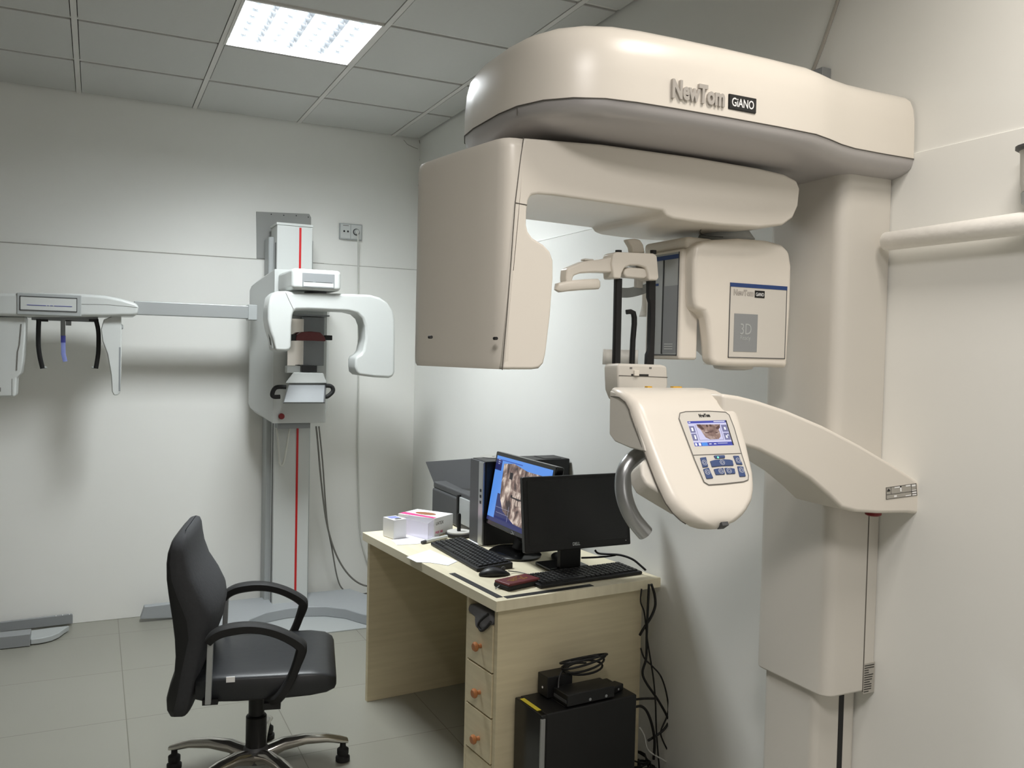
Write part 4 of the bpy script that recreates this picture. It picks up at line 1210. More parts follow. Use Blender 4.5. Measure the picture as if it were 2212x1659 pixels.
def lit_monitor():
    xm = -.372
    TLp, TRp, BLp = at(1077, 978, 0, xm), at(1208, 1008, 0, xm), at(1042, 1128, 0, xm - .05)
    w = (TRp - TLp).length
    r = thing('computer_monitor', 'monitor showing a brown jaw radiograph on a blue desktop', 'monitor', (-.34, (TLp.y + TRp.y) / 2, TOP))
    X = (TRp - TLp)
    X.z = 0
    Vv = TLp - BLp
    h = Vv.length
    tilt = math.atan2(.05, TLp.z - BLp.z)
    c = (TLp + TRp) / 2 - Vector((.05, 0, TLp.z - BLp.z)) * .5 * Vector((1, 1, 1)).x
    c = (TLp + TRp) / 2 + (BLp - TLp) * .5
    fr, S, X, Vv, Nn = monitor(r, c, X, tilt, w, h, .035, .018, M_BLACKG, S_BLUE)
    scr = screen_patch('screen', S, [(0, 0, 1, 1)], S_BLUE, r, .001, 'lit blue screen')
    screen_patch('task_bar', S, [(0, .94, 1, 1)], S_NAVY, scr, .0016)
    screen_patch('tool_panel', S, [(0, .05, .12, .22), (.13, .56, .48, .93)], S_NAVY, scr, .0014)
    screen_patch('title_bar', S, [(.04, .045, .5, .06), (.05, .08, .10, .1)], S_MID, scr, .0018)
    screen_patch('dark_area', S, [(.13, .9, 1, .945)], S_NAVY, scr, .0014)
    poly = [(.16, .1), (.35, .06), (.6, .12), (.94, .12), (.97, .3), (.97, .86), (.7, .93), (.5, .92), (.28, .80), (.19, .62), (.17, .4)]
    g = G()
    g.add([S(.55, .5, .0022)] + [S(u, v, .0020) for u, v in poly], [(0, i + 1, (i + 1) % len(poly) + 1) for i in range(len(poly))])
    obj('radiograph', g, S_XRAY, scr, flat=True)
    screen_patch('radiograph_dark', S, [(.40, .545, .62, .565), (.60, .555, .80, .58), (.38, .52, .41, .56), (.30, .2, .36, .3), (.62, .18, .65, .4)], S_XDARK, scr, .0024)
    screen_patch('tooth', S, [(.40 + .045 * k, .45 + .008 * (k % 2), .435 + .045 * k, .545 + .006 * (k % 3)) for k in range(8)] + [(.44 + .045 * k, .57 + .004 * k, .472 + .045 * k, .65 + .008 * (k % 2)) for k in range(6)], S_TOOTH, scr, .0023)
    screen_patch('screen_icon', S, [(.05, .05 + .03 * k, .075, .065 + .03 * k) for k in range(3)], S_GREYLINE, scr, .0020)
    screen_patch('screen_line', S, [(.14, .76, .4, .764), (.38, .70, .384, .93), (.16, .84, .4, .844)], S_GREYLINE, scr, .0024)
    lc = S(.5, 1.0, .0006) - Vv * .012
    g = G()
    g.tube([lc + X * (.006 * math.cos(t * PI / 6)) + Vv * (.006 * math.sin(t * PI / 6)) for t in range(13)], .0008, 5)
    obj('logo', g, M_COOLGREY, r)
    text('logo_lettering', 'LG', .012, lc + X * .009 - Vv * .004, X, Vv, M_COOLGREY, r, depth=.0005)
    # stand
    bp = at(1112, 1198, 2, TOP)
    obj('monitor_base', G().lathe((0, 0, 0), [(.128, 0), (.130, .006), (.115, .014), (.05, .022)], 40).__class__().add([(Vector((bp.x, bp.y, TOP + .0005)) + Vector((math.cos(a) * R_ * .80, math.sin(a) * R_, z))) for R_, z in ((.125, 0), (.128, .008), (.110, .018), (.04, .024)) for a in [2 * PI * k / 40 for k in range(40)]],
        [(k * 40 + i, k * 40 + (i + 1) % 40, (k + 1) * 40 + (i + 1) % 40, (k + 1) * 40 + i) for k in range(3) for i in range(40)] + [tuple(range(39, -1, -1)), tuple(range(120, 160))]), M_BLACKG, r, angle=40)
    bt = c - Vv * (h / 2 - .02) - Nn * .03
    obj('monitor_neck', G().tube([(bp.x + .01, bp.y, TOP + .015), (bp.x + .035, bp.y + .0, TOP + .07), bt], 1.0, flat=(.014, .035), up=(1, 0, 0)), M_BLACK, r, angle=50)
lit_monitor()
def dark_monitor():
    yp = -2.70
    TLp, TRp = at(1126, 1031, 1, yp), at(1350, 1021, 1, yp)
    BLp, BRp = at(1138, 1196, 1, yp - .035), at(1369, 1175, 1, yp - .035)
    r = thing('computer_monitor', 'switched-off black monitor at the near end of the desk', 'monitor', ((TLp.x + TRp.x) / 2, yp + .06, TOP))
    w = ((TRp - TLp).length + (BRp - BLp).length) / 2
    zt, zb = (TLp.z + TRp.z) / 2, (BLp.z + BRp.z) / 2
    h = math.hypot(zt - zb, .035)
    c = (TLp + TRp + BLp + BRp) / 4
    fr, S, X, Vv, Nn = monitor(r, c, TRp - TLp if abs((TRp - TLp).z) < 0 else Vector((TRp.x - TLp.x, 0, 0)), math.atan2(.035, zt - zb), w, h, .026, .016, M_BLACK, M_BLACKG)
    screen_patch('screen', S, [(0, 0, 1, .97)], M_BLACKG, r, .001, 'dark glossy screen')
    text('monitor_lettering', 'DELL', .017, S(.43, 1.0, .0004) - Vv * .004, X, Vv, M_COOLGREY, r, depth=.0006, bold=.0004, fit=.030)
    obj('power_led', G().lathe(S(.985, .98, 0) - Vv * .006, [(.0015, 0), (.0015, .001)], 8, Nn), M_WHITE, r)
    nk = at(1240, 1200, 1, -2.625)
    obj('neck_joint', G().box((nk.x - .04, yp + .02, zb + .05), (nk.x + .04, -2.59, zb + .10)), M_BLACK, r)
    b = at(1236, 1216, 2, TOP)
    obj('monitor_neck', G().box((nk.x - .045, -2.60, TOP + .012), (nk.x + .045, -2.575, zb + .10)), M_BLACK, r, bevel=.004)
    obj('monitor_base', G().box((nk.x - .085, -2.60, TOP + .0005), (nk.x + .085, -2.47, TOP + .014)), M_BLACKG, r, bevel=.010)
dark_monitor()

# ---- keyboards
def keyboard(name, label, a, b, depth, rows, m, keym, group, tilt=.012):
    """a, b: front-left and front-right corners on the desk; depth away from the typist"""
    a, b = Vector(a), Vector(b)
    X = (b - a).normalized()
    Yv = Vector((0, 0, 1)).cross(X)
    w = (b - a).length
    c = a + X * w / 2 + Yv * depth / 2
    r = thing(name, label, 'keyboard', c, math.atan2(X.y, X.x), group)
    z0 = .0006
    g = G().prism([(-w / 2, -depth / 2, z0), (w / 2, -depth / 2, z0), (w / 2, depth / 2, z0), (-w / 2, depth / 2, z0)], (0, 0, .012))
    for i in range(4, 8):
        v = g.v[i]
        if v.y > 0:
            v.z += tilt
    obj('keyboard_body', g, m, r, local=True, bevel=.004)
    ins = .012
    nx = 20
    kw = (w - 2 * ins) / nx
    kd = (depth - 2 * ins) / rows
    g = G()
    pr = G()
    for j in range(rows):
        i = 0
        while i < nx:
            span = 5 if (j == 0 and i == 4) else 1
            if i in (14, 17) and not (j == 0 and i == 4):
                off = .004
            else:
                off = 0
            x0 = -w / 2 + ins + i * kw + .0012
            x1 = -w / 2 + ins + (i + span) * kw - .0012
            y0 = -depth / 2 + ins + j * kd + .0012
            y1 = y0 + kd - .0024
            def zz(y):
                return .0125 + tilt * (y + depth / 2) / depth
            g.add([(x0, y0, zz(y0)), (x1, y0, zz(y0)), (x1, y1, zz(y1)), (x0, y1, zz(y1)), (x0 + .0015, y0 + .0015, zz(y0) + .006), (x1 - .0015, y0 + .0015, zz(y0) + .006), (x1 - .0015, y1 - .0015, zz(y1) + .006), (x0 + .0015, y1 - .0015, zz(y1) + .006)],
                  [(4, 5, 6, 7), (0, 1, 5, 4), (1, 2, 6, 5), (2, 3, 7, 6), (3, 0, 4, 7)])
            if (i + j) % 1 == 0 and span == 1:
                xm, ym = x0 + kw * .28, y1 - kd * .38
                pr.add([(xm - .0016, ym - .0022, zz(ym) + .0062), (xm + .0016, ym - .0022, zz(ym) + .0062), (xm + .0016, ym + .0022, zz(ym) + .0063), (xm - .0016, ym + .0022, zz(ym) + .0063)], [(0, 1, 2, 3)])
            i += span
    k = obj('keys', g, keym, r, local=True, flat=True)
    k['kind'] = 'stuff'
    if name == 'keyboard':
        q = obj('key_print', pr, M_COOLGREY if depth > .145 else M_GREYINK, k, local=True, flat=True)
    return r
Zt = lambda x, y: at(x, y, 2, TOP)
keyboard('keyboard', 'black keyboard with bright key legends below the lit monitor', Zt(930, 1178), Zt(1030, 1236), .150, 6, M_BLACK, M_BLACK, 'keyboards on the desk')
ka, kb = Zt(1168, 1273), Zt(1388, 1241)
keyboard('keyboard', 'slim black keyboard with dim legends before the switched-off monitor', ka, kb, .142, 6, M_BLACK, M_BLACK, 'keyboards on the desk', .004)

# ---- mouse
def mouse(name, label, p, ang, k=1.0):
    r = thing('computer_mouse', label, 'mouse', p, ang)
    secs = []
    n = 16
    for i in range(11):
        t = i / 10
        s = math.sin(PI * min(max(t, .03), .97)) ** .5
        x = (-.057 + .114 * t) * k
        wv, hv = .031 * s * k, (.037 * s * (1 - .35 * t)) * k
        secs.append([(x, wv * math.cos(2 * PI * q / n), max(0, hv * (.35 + .65 * math.sin(2 * PI * q / n)))) for q in range(n)])
    obj('mouse_shell', G().loft(secs), M_BLACK, r, local=True, angle=80)
    obj('scroll_wheel', G().cyl((.034 * k, -.003, .024 * k), (.034 * k, .003, .024 * k), .008 * k, n=12), M_DGREY, r, local=True)
    return r
pm = Zt(1068, 1243)
mouse('computer_mouse', 'black mouse on the desk beside the maroon case', pm, math.radians(-10))
tag(obj('mouse_cable', G().tube(spline([Zt(1098, 1240) + Vector((0, 0, .012)), Zt(1110, 1238) + Vector((0, 0, .006)), Zt(1125, 1239) + Vector((0, 0, .004)), Zt(1140, 1243) + Vector((0, 0, .004))], 5), .0018, 6), M_BLACK), 'thin black cable between the mouse and the slim keyboard', 'cable')
pm2 = Zt(1205, 1207)
mouse('computer_mouse', 'black mouse half hidden behind the stand of the switched-off monitor', pm2 + Vector((.0, 0, 0)), math.radians(60), .9)

# ---- maroon case
def case():
    a = [Zt(1065, 1266), Zt(1098, 1282), Zt(1170, 1266), Zt(1135, 1250)]
    X = (a[2] - a[1]).normalized()
    c = sum(a, Vector()) / 4
    r = thing('zipped_case', 'maroon zipped case with gold lettering lying at the near front corner of desk', 'case', c, math.atan2(X.y, X.x))
    w, d = (a[2] - a[1]).length * .97, (a[1] - a[0]).length * .8
    h = .026
    g = G().box((-w / 2, -d / 2, .0006), (w / 2, d / 2, h))
    obj('case_side', G().box((-w / 2, -d / 2, .0006), (w / 2, d / 2, h * .72)), M_RUBBER, r, local=True, bevel=.007)
    obj('case_lid', G().box((-w / 2 + .002, -d / 2 + .002, h * .6), (w / 2 - .002, d / 2 - .002, h)), M_MAROON, r, local=True, bevel=.007, label='maroon lid with gold print')
    g = G()
    rr = random.Random(7)
    for k in range(26):
        x, y = rr.uniform(-w * .3, w * .3), rr.uniform(-d * .22, d * .25)
        g.box((x - rr.uniform(.002, .008), y - .0012, h), (x + rr.uniform(.002, .008), y + .0012, h + .0006))
        g.box((x - .0012, y - rr.uniform(.002, .006), h), (x + .0012, y + rr.uniform(.002, .006), h + .0006))
    obj('gold_print', g, M_GOLD, r, local=True)
    obj('zip_pull', G().tube([(-w / 2, d * .1, .012), (-w / 2 - .012, d * .1, .006), (-w / 2 - .018, d * .1, .004)], .0022, 6), M_SILVER, r, local=True)
case()

# ---- papers, pen, boxes, disc spindle
def sheet(name, label, pts, z, cat='paper', g_=None):
    q = [at(x, y, 2, z) for x, y in pts]
    o = obj(name, G().prism([Vector((p.x, p.y, z)) for p in q], (0, 0, .0012)), M_PAPER)
    tag(o, label, cat, g_)
    return o
sheet('paper_sheet', 'white paper sheets fanned at the desk edge left of the lit monitor keyboard', [(878, 1204), (928, 1188), (988, 1213), (968, 1222), (930, 1216), (900, 1215)], TOP + .0004, g_='papers on the desk')
sheet('paper_sheet', 'white papers lying under the small white box at the far end of desk', [(846, 1168), (866, 1156), (950, 1155), (945, 1166), (905, 1175), (858, 1178)], TOP + .0004, g_='papers on the desk')
sheet('paper_sheet', 'white paper lying behind the keyboard in front of the tower', [(1012, 1166), (1028, 1160), (1058, 1172), (1050, 1180), (1030, 1176)], TOP + .0004, g_='papers on the desk')
pa, pb = Zt(911, 1176), Zt(965, 1163)
r = thing('marker_pen', 'white marker pen with a dark tip lying beside the keyboard', 'pen', (pa + pb) / 2)
zz = Vector((0, 0, .0085))
obj('pen_barrel', G().cyl(pa + zz + (pb - pa) * .12, pb + zz, .0075, n=14), M_COOL, r)
obj('pen_cap', G().cyl(pa + zz, pa + zz + (pb - pa) * .14, .0065, .008, n=14), M_DGREY, r)

def glove_box():
    a, b = Zt(912, 1168), Zt(978, 1152)
    # long box seen from its long side
    F = [Zt(881, 1148), Zt(938, 1160), Zt(978, 1148)]
    X = (F[2] - F[1])
    X.z = 0
    h = at(938, 1128, 0, F[1].x).z - TOP
    r = thing('glove_box', 'white and magenta glove box open on top at the far end of desk', 'box', F[1], 0)
    Yv = Vector((-X.y, X.x, 0)).normalized() * .20
    base = [F[1], F[1] + X, F[1] + X + Yv, F[1] + Yv]
    h = .082
    obj('carton', G().prism([p + Vector((0, 0, .002)) for p in base], (0, 0, h - .002)), M_PAPER, r, bevel=.001, seg=1)
    nX = X.normalized()
    nY = Yv.normalized()
    t = [base[0] + nX * .02 + nY * .0, base[0] + nX * .05, base[3] + nX * .05, base[3] + nX * .02]
    obj('carton_stripe', G().prism([base[3].lerp(base[0], .98) + Vector((0, 0, h)), base[3].lerp(base[0], .98) + nX * .022 + Vector((0, 0, h)), base[3] + nX * .05 + Vector((0, 0, h)), base[3] + nX * .01 + Vector((0, 0, h))], (0, 0, .0008)), M_PINK, r)
    c = sum(base, Vector()) / 4 + Vector((0, 0, h))
    obj('opening', G().add([c + nX * (.026 * math.cos(2 * PI * k / 16)) + nY * (.055 * math.sin(2 * PI * k / 16)) + Vector((0, 0, .001)) for k in range(16)], [tuple(range(16))]), M_BROWNFRAME, r, flat=True)
    out = -nY
    text('carton_lettering', 'LATEX', .020, base[0] + nX * .012 + Vector((0, 0, .050)) + out * .0004, nX, (0, 0, 1), M_GREYINK, r, depth=.0006)
    text('carton_pink_lettering', 'FREE 100', .015, base[0] + nX * .008 + Vector((0, 0, .012)) + out * .0004, nX, (0, 0, 1), M_PINK, r, depth=.0006)
glove_box()
def small_box():
    p = Zt(852, 1160)
    r = thing('small_box', 'small white box with a blue top label at the far corner of the desk', 'box', p, DA + .15)
    obj('carton', G().box((-.032, -.045, .002), (.032, .045, .085)), M_PAPER, r, local=True, bevel=.001, seg=1)
    obj('top_label', G().box((-.022, -.01, .085), (.022, .035, .0858)), M_TAPEPALE, r, local=True)
    obj('slot', G().add([(.018 * math.cos(2 * PI * k / 14), -.027 + .009 * math.sin(2 * PI * k / 14), .0862) for k in range(14)], [tuple(range(14))]), M_INK, r, local=True, flat=True)
small_box()
def clear_tray():
    a, b = Zt(874, 1160), Zt(934, 1166)
    r = thing('clear_container', 'open clear plastic container with lilac tint in front of glove box', 'container', (a + b) / 2, DA)
    p = [Zt(872, 1154), Zt(925, 1168), Zt(938, 1158), Zt(890, 1148)]
    h = .075
    g = G()
    for i in range(4):
        q, s = p[i], p[(i + 1) % 4]
        d = (s - q).normalized()
        n = Vector((-d.y, d.x, 0)) * .002
        g.prism([q + Vector((0, 0, .003)), s + Vector((0, 0, .003)), s + Vector((0, 0, h)), q + Vector((0, 0, h))], n)
    g.prism([x + Vector((0, 0, .002)) for x in p], (0, 0, .0015))
    obj('container_shell', g, M_CLEAR, r, flat=True)
clear_tray()
def spindle():
    p = Zt(991, 1158)
    r = thing('disc_spindle', 'black disc spindle with a few discs beside the tower on desk', 'disc spindle', p)
    obj('spindle_base', G().lathe((p.x, p.y, TOP + .0005), [(.058, 0), (.06, .004), (.06, .014), (.054, .016)], 36), M_BLACK, r)
    obj('spindle_rod', G().lathe((p.x, p.y, TOP + .015), [(.0085, 0), (.0085, .08), (.006, .086)], 14), M_BLACK, r)
    obj('disc_stack', G().lathe((p.x, p.y, TOP + .0168), [(.053, 0), (.053, .006), (.009, .006), (.009, 0)], 36), M_FROST, r)
spindle()
# booklets under the lit monitor
def booklets():
    p0 = Zt(1078, 1170)
    r = thing('small_carton', 'small white and orange carton under the lit monitor', 'box', p0, DA)
    obj('carton', G().box((-.035, -.055, .001), (.05, .055, .034)), M_PAPER, r, local=True, bevel=.001, seg=1)
    obj('carton_print', G().box((-.0358, .0, .005), (-.0345, .04, .030)), M_ORANGE, r, local=True)
booklets()
# monitor cables on the desk
cz = Vector((0, 0, .005))
tag(obj('monitor_cable', G().tube(spline([at(1285, 1188, 1, -2.60), at(1292, 1195, 1, -2.61), at(1312, 1197, 1, -2.64), at(1340, 1199, 1, -2.68), at(1366, 1208, 1, -2.72), at(1384, 1222, 1, -2.75), at(1395, 1232, 1, -2.77)], 5), .0042, 8), M_BLACK, angle=60), 'black cable curving from the switched-off monitor to the right edge of desk', 'cable')
tag(obj('desk_cable', G().tube(spline([at(1256, 1205, 1, -2.60), at(1285, 1204, 1, -2.61), at(1310, 1202, 1, -2.63), at(1330, 1199, 1, -2.66)], 5), .0038, 8), M_BLACK, angle=60), 'black cable running straight behind the slim keyboard', 'cable')


# ================================================================== floor tower and the gear on it
def floor_tower():
    H = .43
    A = [at(1110, 1508, 2, H), at(1170, 1546, 2, H), at(1376, 1500, 2, H)]
    X = A[2] - A[1]
    ang = math.atan2(X.y, X.x)
    w = X.length
    d = .17
    c = A[1]
    r = thing('floor_tower', 'black computer tower with silver edge and yellow label on floor beside desk', 'computer tower', (c.x, c.y, 0), ang)
    obj('case', G().box((.02, 0, .012), (w, d, H)), M_BLACK, r, local=True, bevel=.005)
    obj('front_bezel', G().box((0, 0, .012), (.022, d, H - .001)), M_BLACKG, r, local=True, bevel=.005)
    obj('silver_edge', G().box((-.002, -.003, .02), (.014, .006, H - .012)), M_SILVER, r, local=True, bevel=.002, label='silver edge strip')
    obj('yellow_label', G().box((.006, d * .22, H), (.022, d * .85, H + .001)), M_YELLOW, r, local=True, label='yellow label')
    g = G()
    for y in (.04, .12):
        for x in (.05, w - .05):
            g.cyl((x, y, 0), (x, y, .014), .014, n=12)
    obj('foot', g, M_RUBBER, r, local=True)
    g = G()
    for k in range(4):
        g.cyl((-.0012, .05 + k * .022, .135 - k * .004), (.002, .05 + k * .022, .135 - k * .004), .004, n=8)
    obj('front_light', g, M_GREY, r, local=True)
    obj('top_panel', G().box((.10, .02, H), (w - .10, d - .012, H + .004)), M_BLACK, r, local=True, bevel=.002)
    g = G()
    g.box((w, .03, .30), (w + .006, .07, .34))
    g.box((w, .10, .26), (w + .006, .14, .30))
    obj('rear_socket', g, M_DGREY, r, local=True)
    M = ROOT[r.name]
    def T(x, y, z):
        return M @ Vector((x, y, z))
    b = thing('network_switch', 'small black network box with ports lying nearest the front on the floor tower', 'network box', T(w * .50, .05, H + .004), ang + .0)
    obj('switch_body', G().box((-.09, -.045, .002), (.10, .04, .040)), M_BLACK, b, local=True, bevel=.003)
    obj('switch_ports', G().box((-.0915, -.04, .012), (-.089, .034, .022)), M_DGREY, b, local=True)
    g = G()
    for x in (.0, .065):
        g.cyl((x, -.0462, .012), (x, -.0445, .012), .005, n=10)
    obj('switch_led', g, M_GREY, b, local=True)
    b = thing('modem', 'black boxy modem at the back of the floor tower top against desk panel', 'modem', T(w * .33, .125, H + .004), ang)
    obj('modem_body', G().box((-.045, -.03, .002), (.055, .032, .072)), M_BLACK, b, local=True, bevel=.003)
    obj('modem_light', G().cyl((-.0462, .0, .03), (-.0445, .0, .03), .004, n=8), M_WHITE, b, local=True)
    g = G()
    for k in range(4):
        pts = [T(w * .60 + (.075 + .006 * k) * math.cos(a), .10 + (.03 + .003 * k) * math.sin(a), H + .085 + .010 * k + .012 * math.sin(a + k)) for a in [2 * PI * i / 24 for i in range(25)]]
        g.tube(pts, .004, 6)
    g.tube(spline([T(w * .66, .12, H + .09), T(w * .5, .11, H + .1), T(w * .35, .10, H + .078), T(w * .28, .07, H + .03), T(w * .27, .06, H + .012)], 5), .004, 6)
    tag(obj('coiled_cable', g, M_BLACK, angle=60), 'coil of black cable lying on the boxes on top of the floor tower', 'cable')
    b = thing('power_adapter', 'small black power adapter lying at the rear of the floor tower top', 'adapter', T(w * .86, .06, H), ang + .3)
    obj('adapter_body', G().box((-.03, -.02, .001), (.03, .02, .024)), M_BLACK, b, local=True, bevel=.004)
    obj('adapter_mark', G().cyl((0, -.0208, .012), (0, -.0195, .012), .004, n=8), M_COOLGREY, b, local=True)
    return T, w, H
T, w_, H_ = floor_tower()

# hanging cables behind the desk's near right corner; drawn in the plane between desk and wall
def hang(name, label, pts, rad, m, y=-2.86, g_='cables hanging behind the desk'):
    o = obj(name, G().tube(spline([at(px, py, 1, y + dy) for px, py, dy in pts], 6), rad, 8), m, angle=60)
    tag(o, label, 'cable', g_)
hang('hanging_cable', 'thick black cable hanging behind desk, its loop reaching furthest right near the top', [(1407, 1262, .02), (1414, 1285, .02), (1415, 1310, .02), (1405, 1335, .02), (1390, 1358, .03), (1382, 1372, .04)], .005, M_BLACK)
hang('hanging_cable', 'thick black cable hanging straight down beside the desk panel from its corner', [(1402, 1262, .02), (1400, 1300, .02), (1397, 1370, .02), (1396, 1420, .02), (1388, 1452, .02), (1396, 1475, .01), (1420, 1510, 0), (1440, 1545, 0), (1444, 1560, 0), (1430, 1580, 0), (1400, 1600, 0)], .0045, M_BLACK)
hang('hanging_cable', 'thin black cable swinging out to the right of the floor tower', [(1386, 1272, .03), (1384, 1300, .03), (1392, 1325, .03), (1398, 1380, .02), (1406, 1430, .02), (1412, 1470, .01), (1416, 1520, 0), (1418, 1580, 0), (1424, 1659, 0)], .003, M_BLACK)
hang('hanging_cable', 'thin black cable bowing furthest right toward the scanner column', [(1384, 1400, .03), (1392, 1422, .02), (1410, 1440, .01), (1428, 1462, 0), (1440, 1500, 0), (1443, 1540, 0), (1428, 1578, 0), (1432, 1600, 0), (1450, 1635, 0)], .003, M_BLACK)
hang('hanging_cable', 'short black cable plugged into the top rear of the floor tower', [(1372, 1511, -.06), (1392, 1509, -.05), (1416, 1509, -.02)], .0045, M_BLACK)
hang('hanging_cable', 'black cable arching down from the middle rear of the floor tower', [(1372, 1527, -.06), (1386, 1526, -.05), (1398, 1538, -.04), (1408, 1565, -.02), (1414, 1600, -.01), (1412, 1640, 0)], .005, M_BLACK)
hang('hanging_cable', 'thin white cable among the black ones behind the floor tower', [(1382, 1572, -.03), (1392, 1590, -.02), (1400, 1620, -.01), (1430, 1640, 0), (1460, 1655, 0)], .003, M_CABLEWHITE)
rr = random.Random(11)
g = G()
for k in range(9):
    cx_, cy_ = -.06 + rr.uniform(-.05, .03), -2.80 + rr.uniform(-.10, .06)
    cx_ = min(cx_, -.075)
    R0 = rr.uniform(.03, .065)
    pts = []
    ph = rr.uniform(0, 6.28)
    for i in range(22):
        a = ph + i * .36
        pts.append((cx_ + R0 * math.cos(a) * (.9 + .2 * math.sin(3 * a)), cy_ + R0 * 1.2 * math.sin(a), .012 + .05 * k / 9 + .03 * abs(math.sin(a * .7 + k))))
    g.tube(pts, rr.choice([.003, .004, .0045]), 6)
o = obj('cable_tangle', g, M_BLACK, angle=60)
tag(o, 'heap of tangled black cables on the floor behind the floor tower', 'cables')
o['kind'] = 'stuff'
g = G().box((-.10, -2.98, .001), (-.045, -2.90, .03))
tag(obj('cable_connector', g, M_TAPEBLUE, bevel=.004), 'blue cable connector on the floor by the right wall', 'connector')


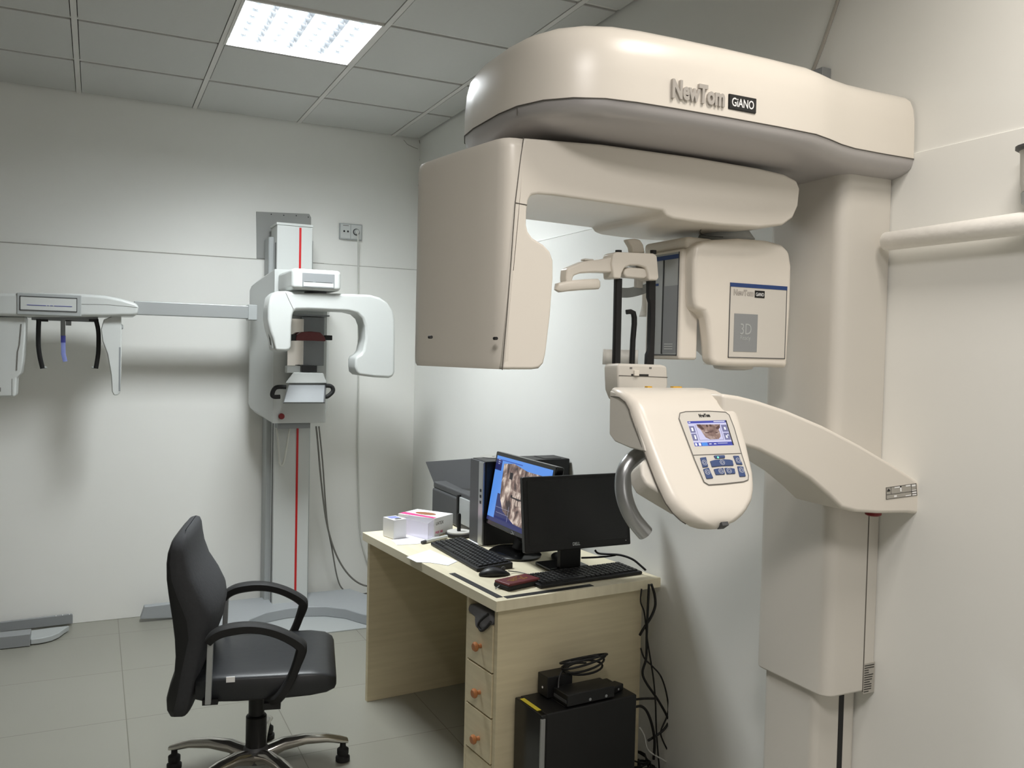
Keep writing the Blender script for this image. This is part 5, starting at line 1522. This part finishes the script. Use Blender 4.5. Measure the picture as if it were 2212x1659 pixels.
# ================================================================== swivel chair
def chair():
    F = Vector((.975, -.222, 0)).normalized()
    ang = math.atan2(F.y, F.x)
    hub = Vector((-1.368, -2.213, 0))
    r = thing('office_chair', 'black leather office chair with loop armrests and a chromed five-star base', 'chair', hub, ang)
    M = ROOT[r.name]
    Mi = M.inverted()
    Lw = Vector((-F.y, F.x, 0))
    # star base
    for k in range(5):
        a = math.radians(0.5 + 72 * k) - ang
        d = Vector((math.cos(a), math.sin(a), 0))
        s = Vector((-d.y, d.x, 0))
        secs = []
        for t, wz, hz, z in ((.03, .030, .030, .085), (.10, .027, .024, .108), (.18, .024, .019, .112), (.26, .022, .016, .102), (.315, .022, .014, .086), (.342, .016, .010, .078)):
            p = d * t + Vector((0, 0, z))
            secs.append([p + s * (wz * math.cos(q * PI / 6)) + Vector((0, 0, hz * math.sin(q * PI / 6))) for q in range(12)])
        lg = obj('base_leg', G().loft(secs), M_CHROME, r, local=True, angle=50)
        p = d * .325
        obj('glide', G().lathe((p.x, p.y, 0), [(.022, 0.0005), (.027, .004), (.027, .018), (.018, .024), (.022, .030), (.022, .048), (.012, .055), (.010, .082)], 16), M_RUBBER, lg, local=True)
    obj('hub', G().lathe((0, 0, .062), [(.040, 0), (.046, .01), (.046, .05), (.038, .06)], 24), M_DGREY, r, local=True)
    obj('gas_column', G().lathe((0, 0, .08), [(.037, 0), (.037, .15), (.034, .154), (.028, .156), (.028, .30)], 24), M_BLACK, r, local=True, angle=30)
    obj('seat_plate', G().box((-.12, -.10, .355), (.14, .10, .385)), M_BLACK, r, local=True, bevel=.006)
    # seat cushion: loft from back to front
    secs = []
    n = 28
    for f, hw, zt, zb in ((-.190, .195, .452, .395), (-.185, .225, .462, .382), (-.15, .236, .470, .375), (-.05, .242, .471, .372), (.08, .245, .471, .373), (.19, .243, .470, .377), (.245, .238, .462, .384), (.272, .225, .447, .394), (.279, .205, .434, .402)):
        pts = []
        cz_, hz = (zt + zb) / 2, (zt - zb) / 2
        for q in range(n):
            a = 2 * PI * q / n
            ca, sa = math.cos(a), math.sin(a)
            e = .26
            y = hw * math.copysign(abs(ca) ** e, ca)
            z = cz_ + hz * math.copysign(abs(sa) ** e, sa)
            pts.append((f, y, z))
        secs.append(pts)
    obj('seat', G().loft(secs), M_LEATHER, r, local=True, angle=60)
    p = Mi @ atp(498, 1468, hub - Lw * .246, Lw)
    obj('care_label', G().box((p.x - .014, -.2475, p.z - .009), (p.x + .014, -.243, p.z + .009)), M_WHITE, r, local=True, label='white care label')
    # backrest
    prof = [  # z, back f, front f at centre, front f at edge, half width
        (.308, -.262, -.238, -.250, .150), (.320, -.278, -.208, -.232, .185), (.350, -.286, -.196, -.216, .208), (.390, -.286, -.190, -.206, .222), (.43, -.276, -.182, -.198, .230), (.48, -.260, -.168, -.190, .236),
        (.54, -.256, -.146, -.178, .240), (.60, -.259, -.124, -.166, .242), (.66, -.266, -.113, -.172, .243), (.70, -.272, -.118, -.186, .243), (.75, -.280, -.142, -.206, .240), (.80, -.287, -.178, -.222, .236), (.85, -.289, -.198, -.230, .228), (.89, -.287, -.205, -.232, .216), (.92, -.279, -.208, -.230, .196), (.938, -.266, -.213, -.230, .170), (.947, -.252, -.224, -.234, .135)]
    secs, shell = [], []
    for z, fb, fc, fe, hw in prof:
        dz_ = .010 if z > .86 else 0
        pts = []
        m = 12
        for i in range(m + 1):
            t = -1 + 2 * i / m
            s = abs(t) ** 2.2
            pts.append((fc + (fe - fc) * s, hw * math.sin(t * PI / 2), z))
        fm = fe - .012
        mid = [(max(fb + .010, fe - .050) + .01 * abs(t) ** 4, hw * .985 * math.sin(t * PI / 2), z) for t in [1 - 2 * i / m for i in range(m + 1)]]
        secs.append(pts + mid)
        fr = [(max(fb + .014, fe - .035) + .01 * abs(t) ** 4, hw * .985 * math.sin(t * PI / 2), z) for t in [-1 + 2 * i / m for i in range(m + 1)]]
        bk = [(fb + .012 * abs(t) ** 2.5, hw * .97 * math.sin(t * PI / 2), z - dz_) for t in [1 - 2 * i / m for i in range(m + 1)]]
        shell.append(fr + bk)
    obj('backrest', G().loft(secs), M_FABRIC, r, local=True, angle=60)
    obj('backrest_shell', G().loft(shell), M_SHELL, r, local=True, angle=60)
    # armrests: read once on the near side, mirrored
    PL = hub - Lw * .262
    def loc(X, Y):
        return Mi @ atp(320 + X / 2.968, 1100 + Y / 2.968, PL, Lw)
    c = [(385, 850), (420, 812), (480, 782), (560, 765), (640, 758), (730, 764), (820, 786), (900, 820), (960, 856), (985, 885), (975, 930), (955, 985), (935, 1040), (908, 1100), (872, 1160), (835, 1205), (790, 1235)]
    w = [1.0, 1.15, 1.2, 1.2, 1.15, 1.12, 1.12, 1.15, 1.2, 1.3, 1.25, 1.1, 1.05, 1.05, 1.1, 1.15, 1.1]
    base = [loc(*q) for q in c]
    sp_ = spline(base, 4)
    wr = []
    for i in range(len(w) - 1):
        for j in range(4):
            wr.append(w[i] + (w[i + 1] - w[i]) * j / 4)
    wr.append(w[-1])
    s0 = loc(400, 880)
    s1 = loc(384, 1240)
    for s in (1, -1):
        pts = [Vector((p.x, s * p.y, p.z)) for p in sp_]
        for i, p in enumerate(pts[-6:]):
            p.y *= 1 - .03 * i
        obj('armrest', G().tube(pts, wr, flat=(.0235, .0135), up=(0, 1, 0)), M_RUBBER, r, local=True, angle=45)
        obj('arm_upright', G().obox(((s0.x + s1.x) / 2, s * abs(s0.y), (s0.z + s1.z) / 2 + .004), Vector(((s0.x - s1.x) / 2, 0, (s0.z - s1.z) / 2 + .008)), (.0095, 0, 0), (0, .010, 0)), M_BRUSHED, r, local=True, bevel=.002, label='flat metal upright')
        obj('arm_foot', G().box((s1.x - .02, min(s * .12, s * .252), .380), (s1.x + .03, max(s * .12, s * .246), .398)), M_BLACK, r, local=True)
    q = loc(800, 1220)
    for s in (1, -1):
        obj('arm_mount', G().box((q.x - .03, min(s * .10, s * .255), .352), (q.x + .025, max(s * .10, s * .255), .374)), M_BLACK, r, local=True)
    obj('back_bracket', G().box((-.24, -.035, .36), (-.08, .035, .378)), M_BLACK, r, local=True)
chair()
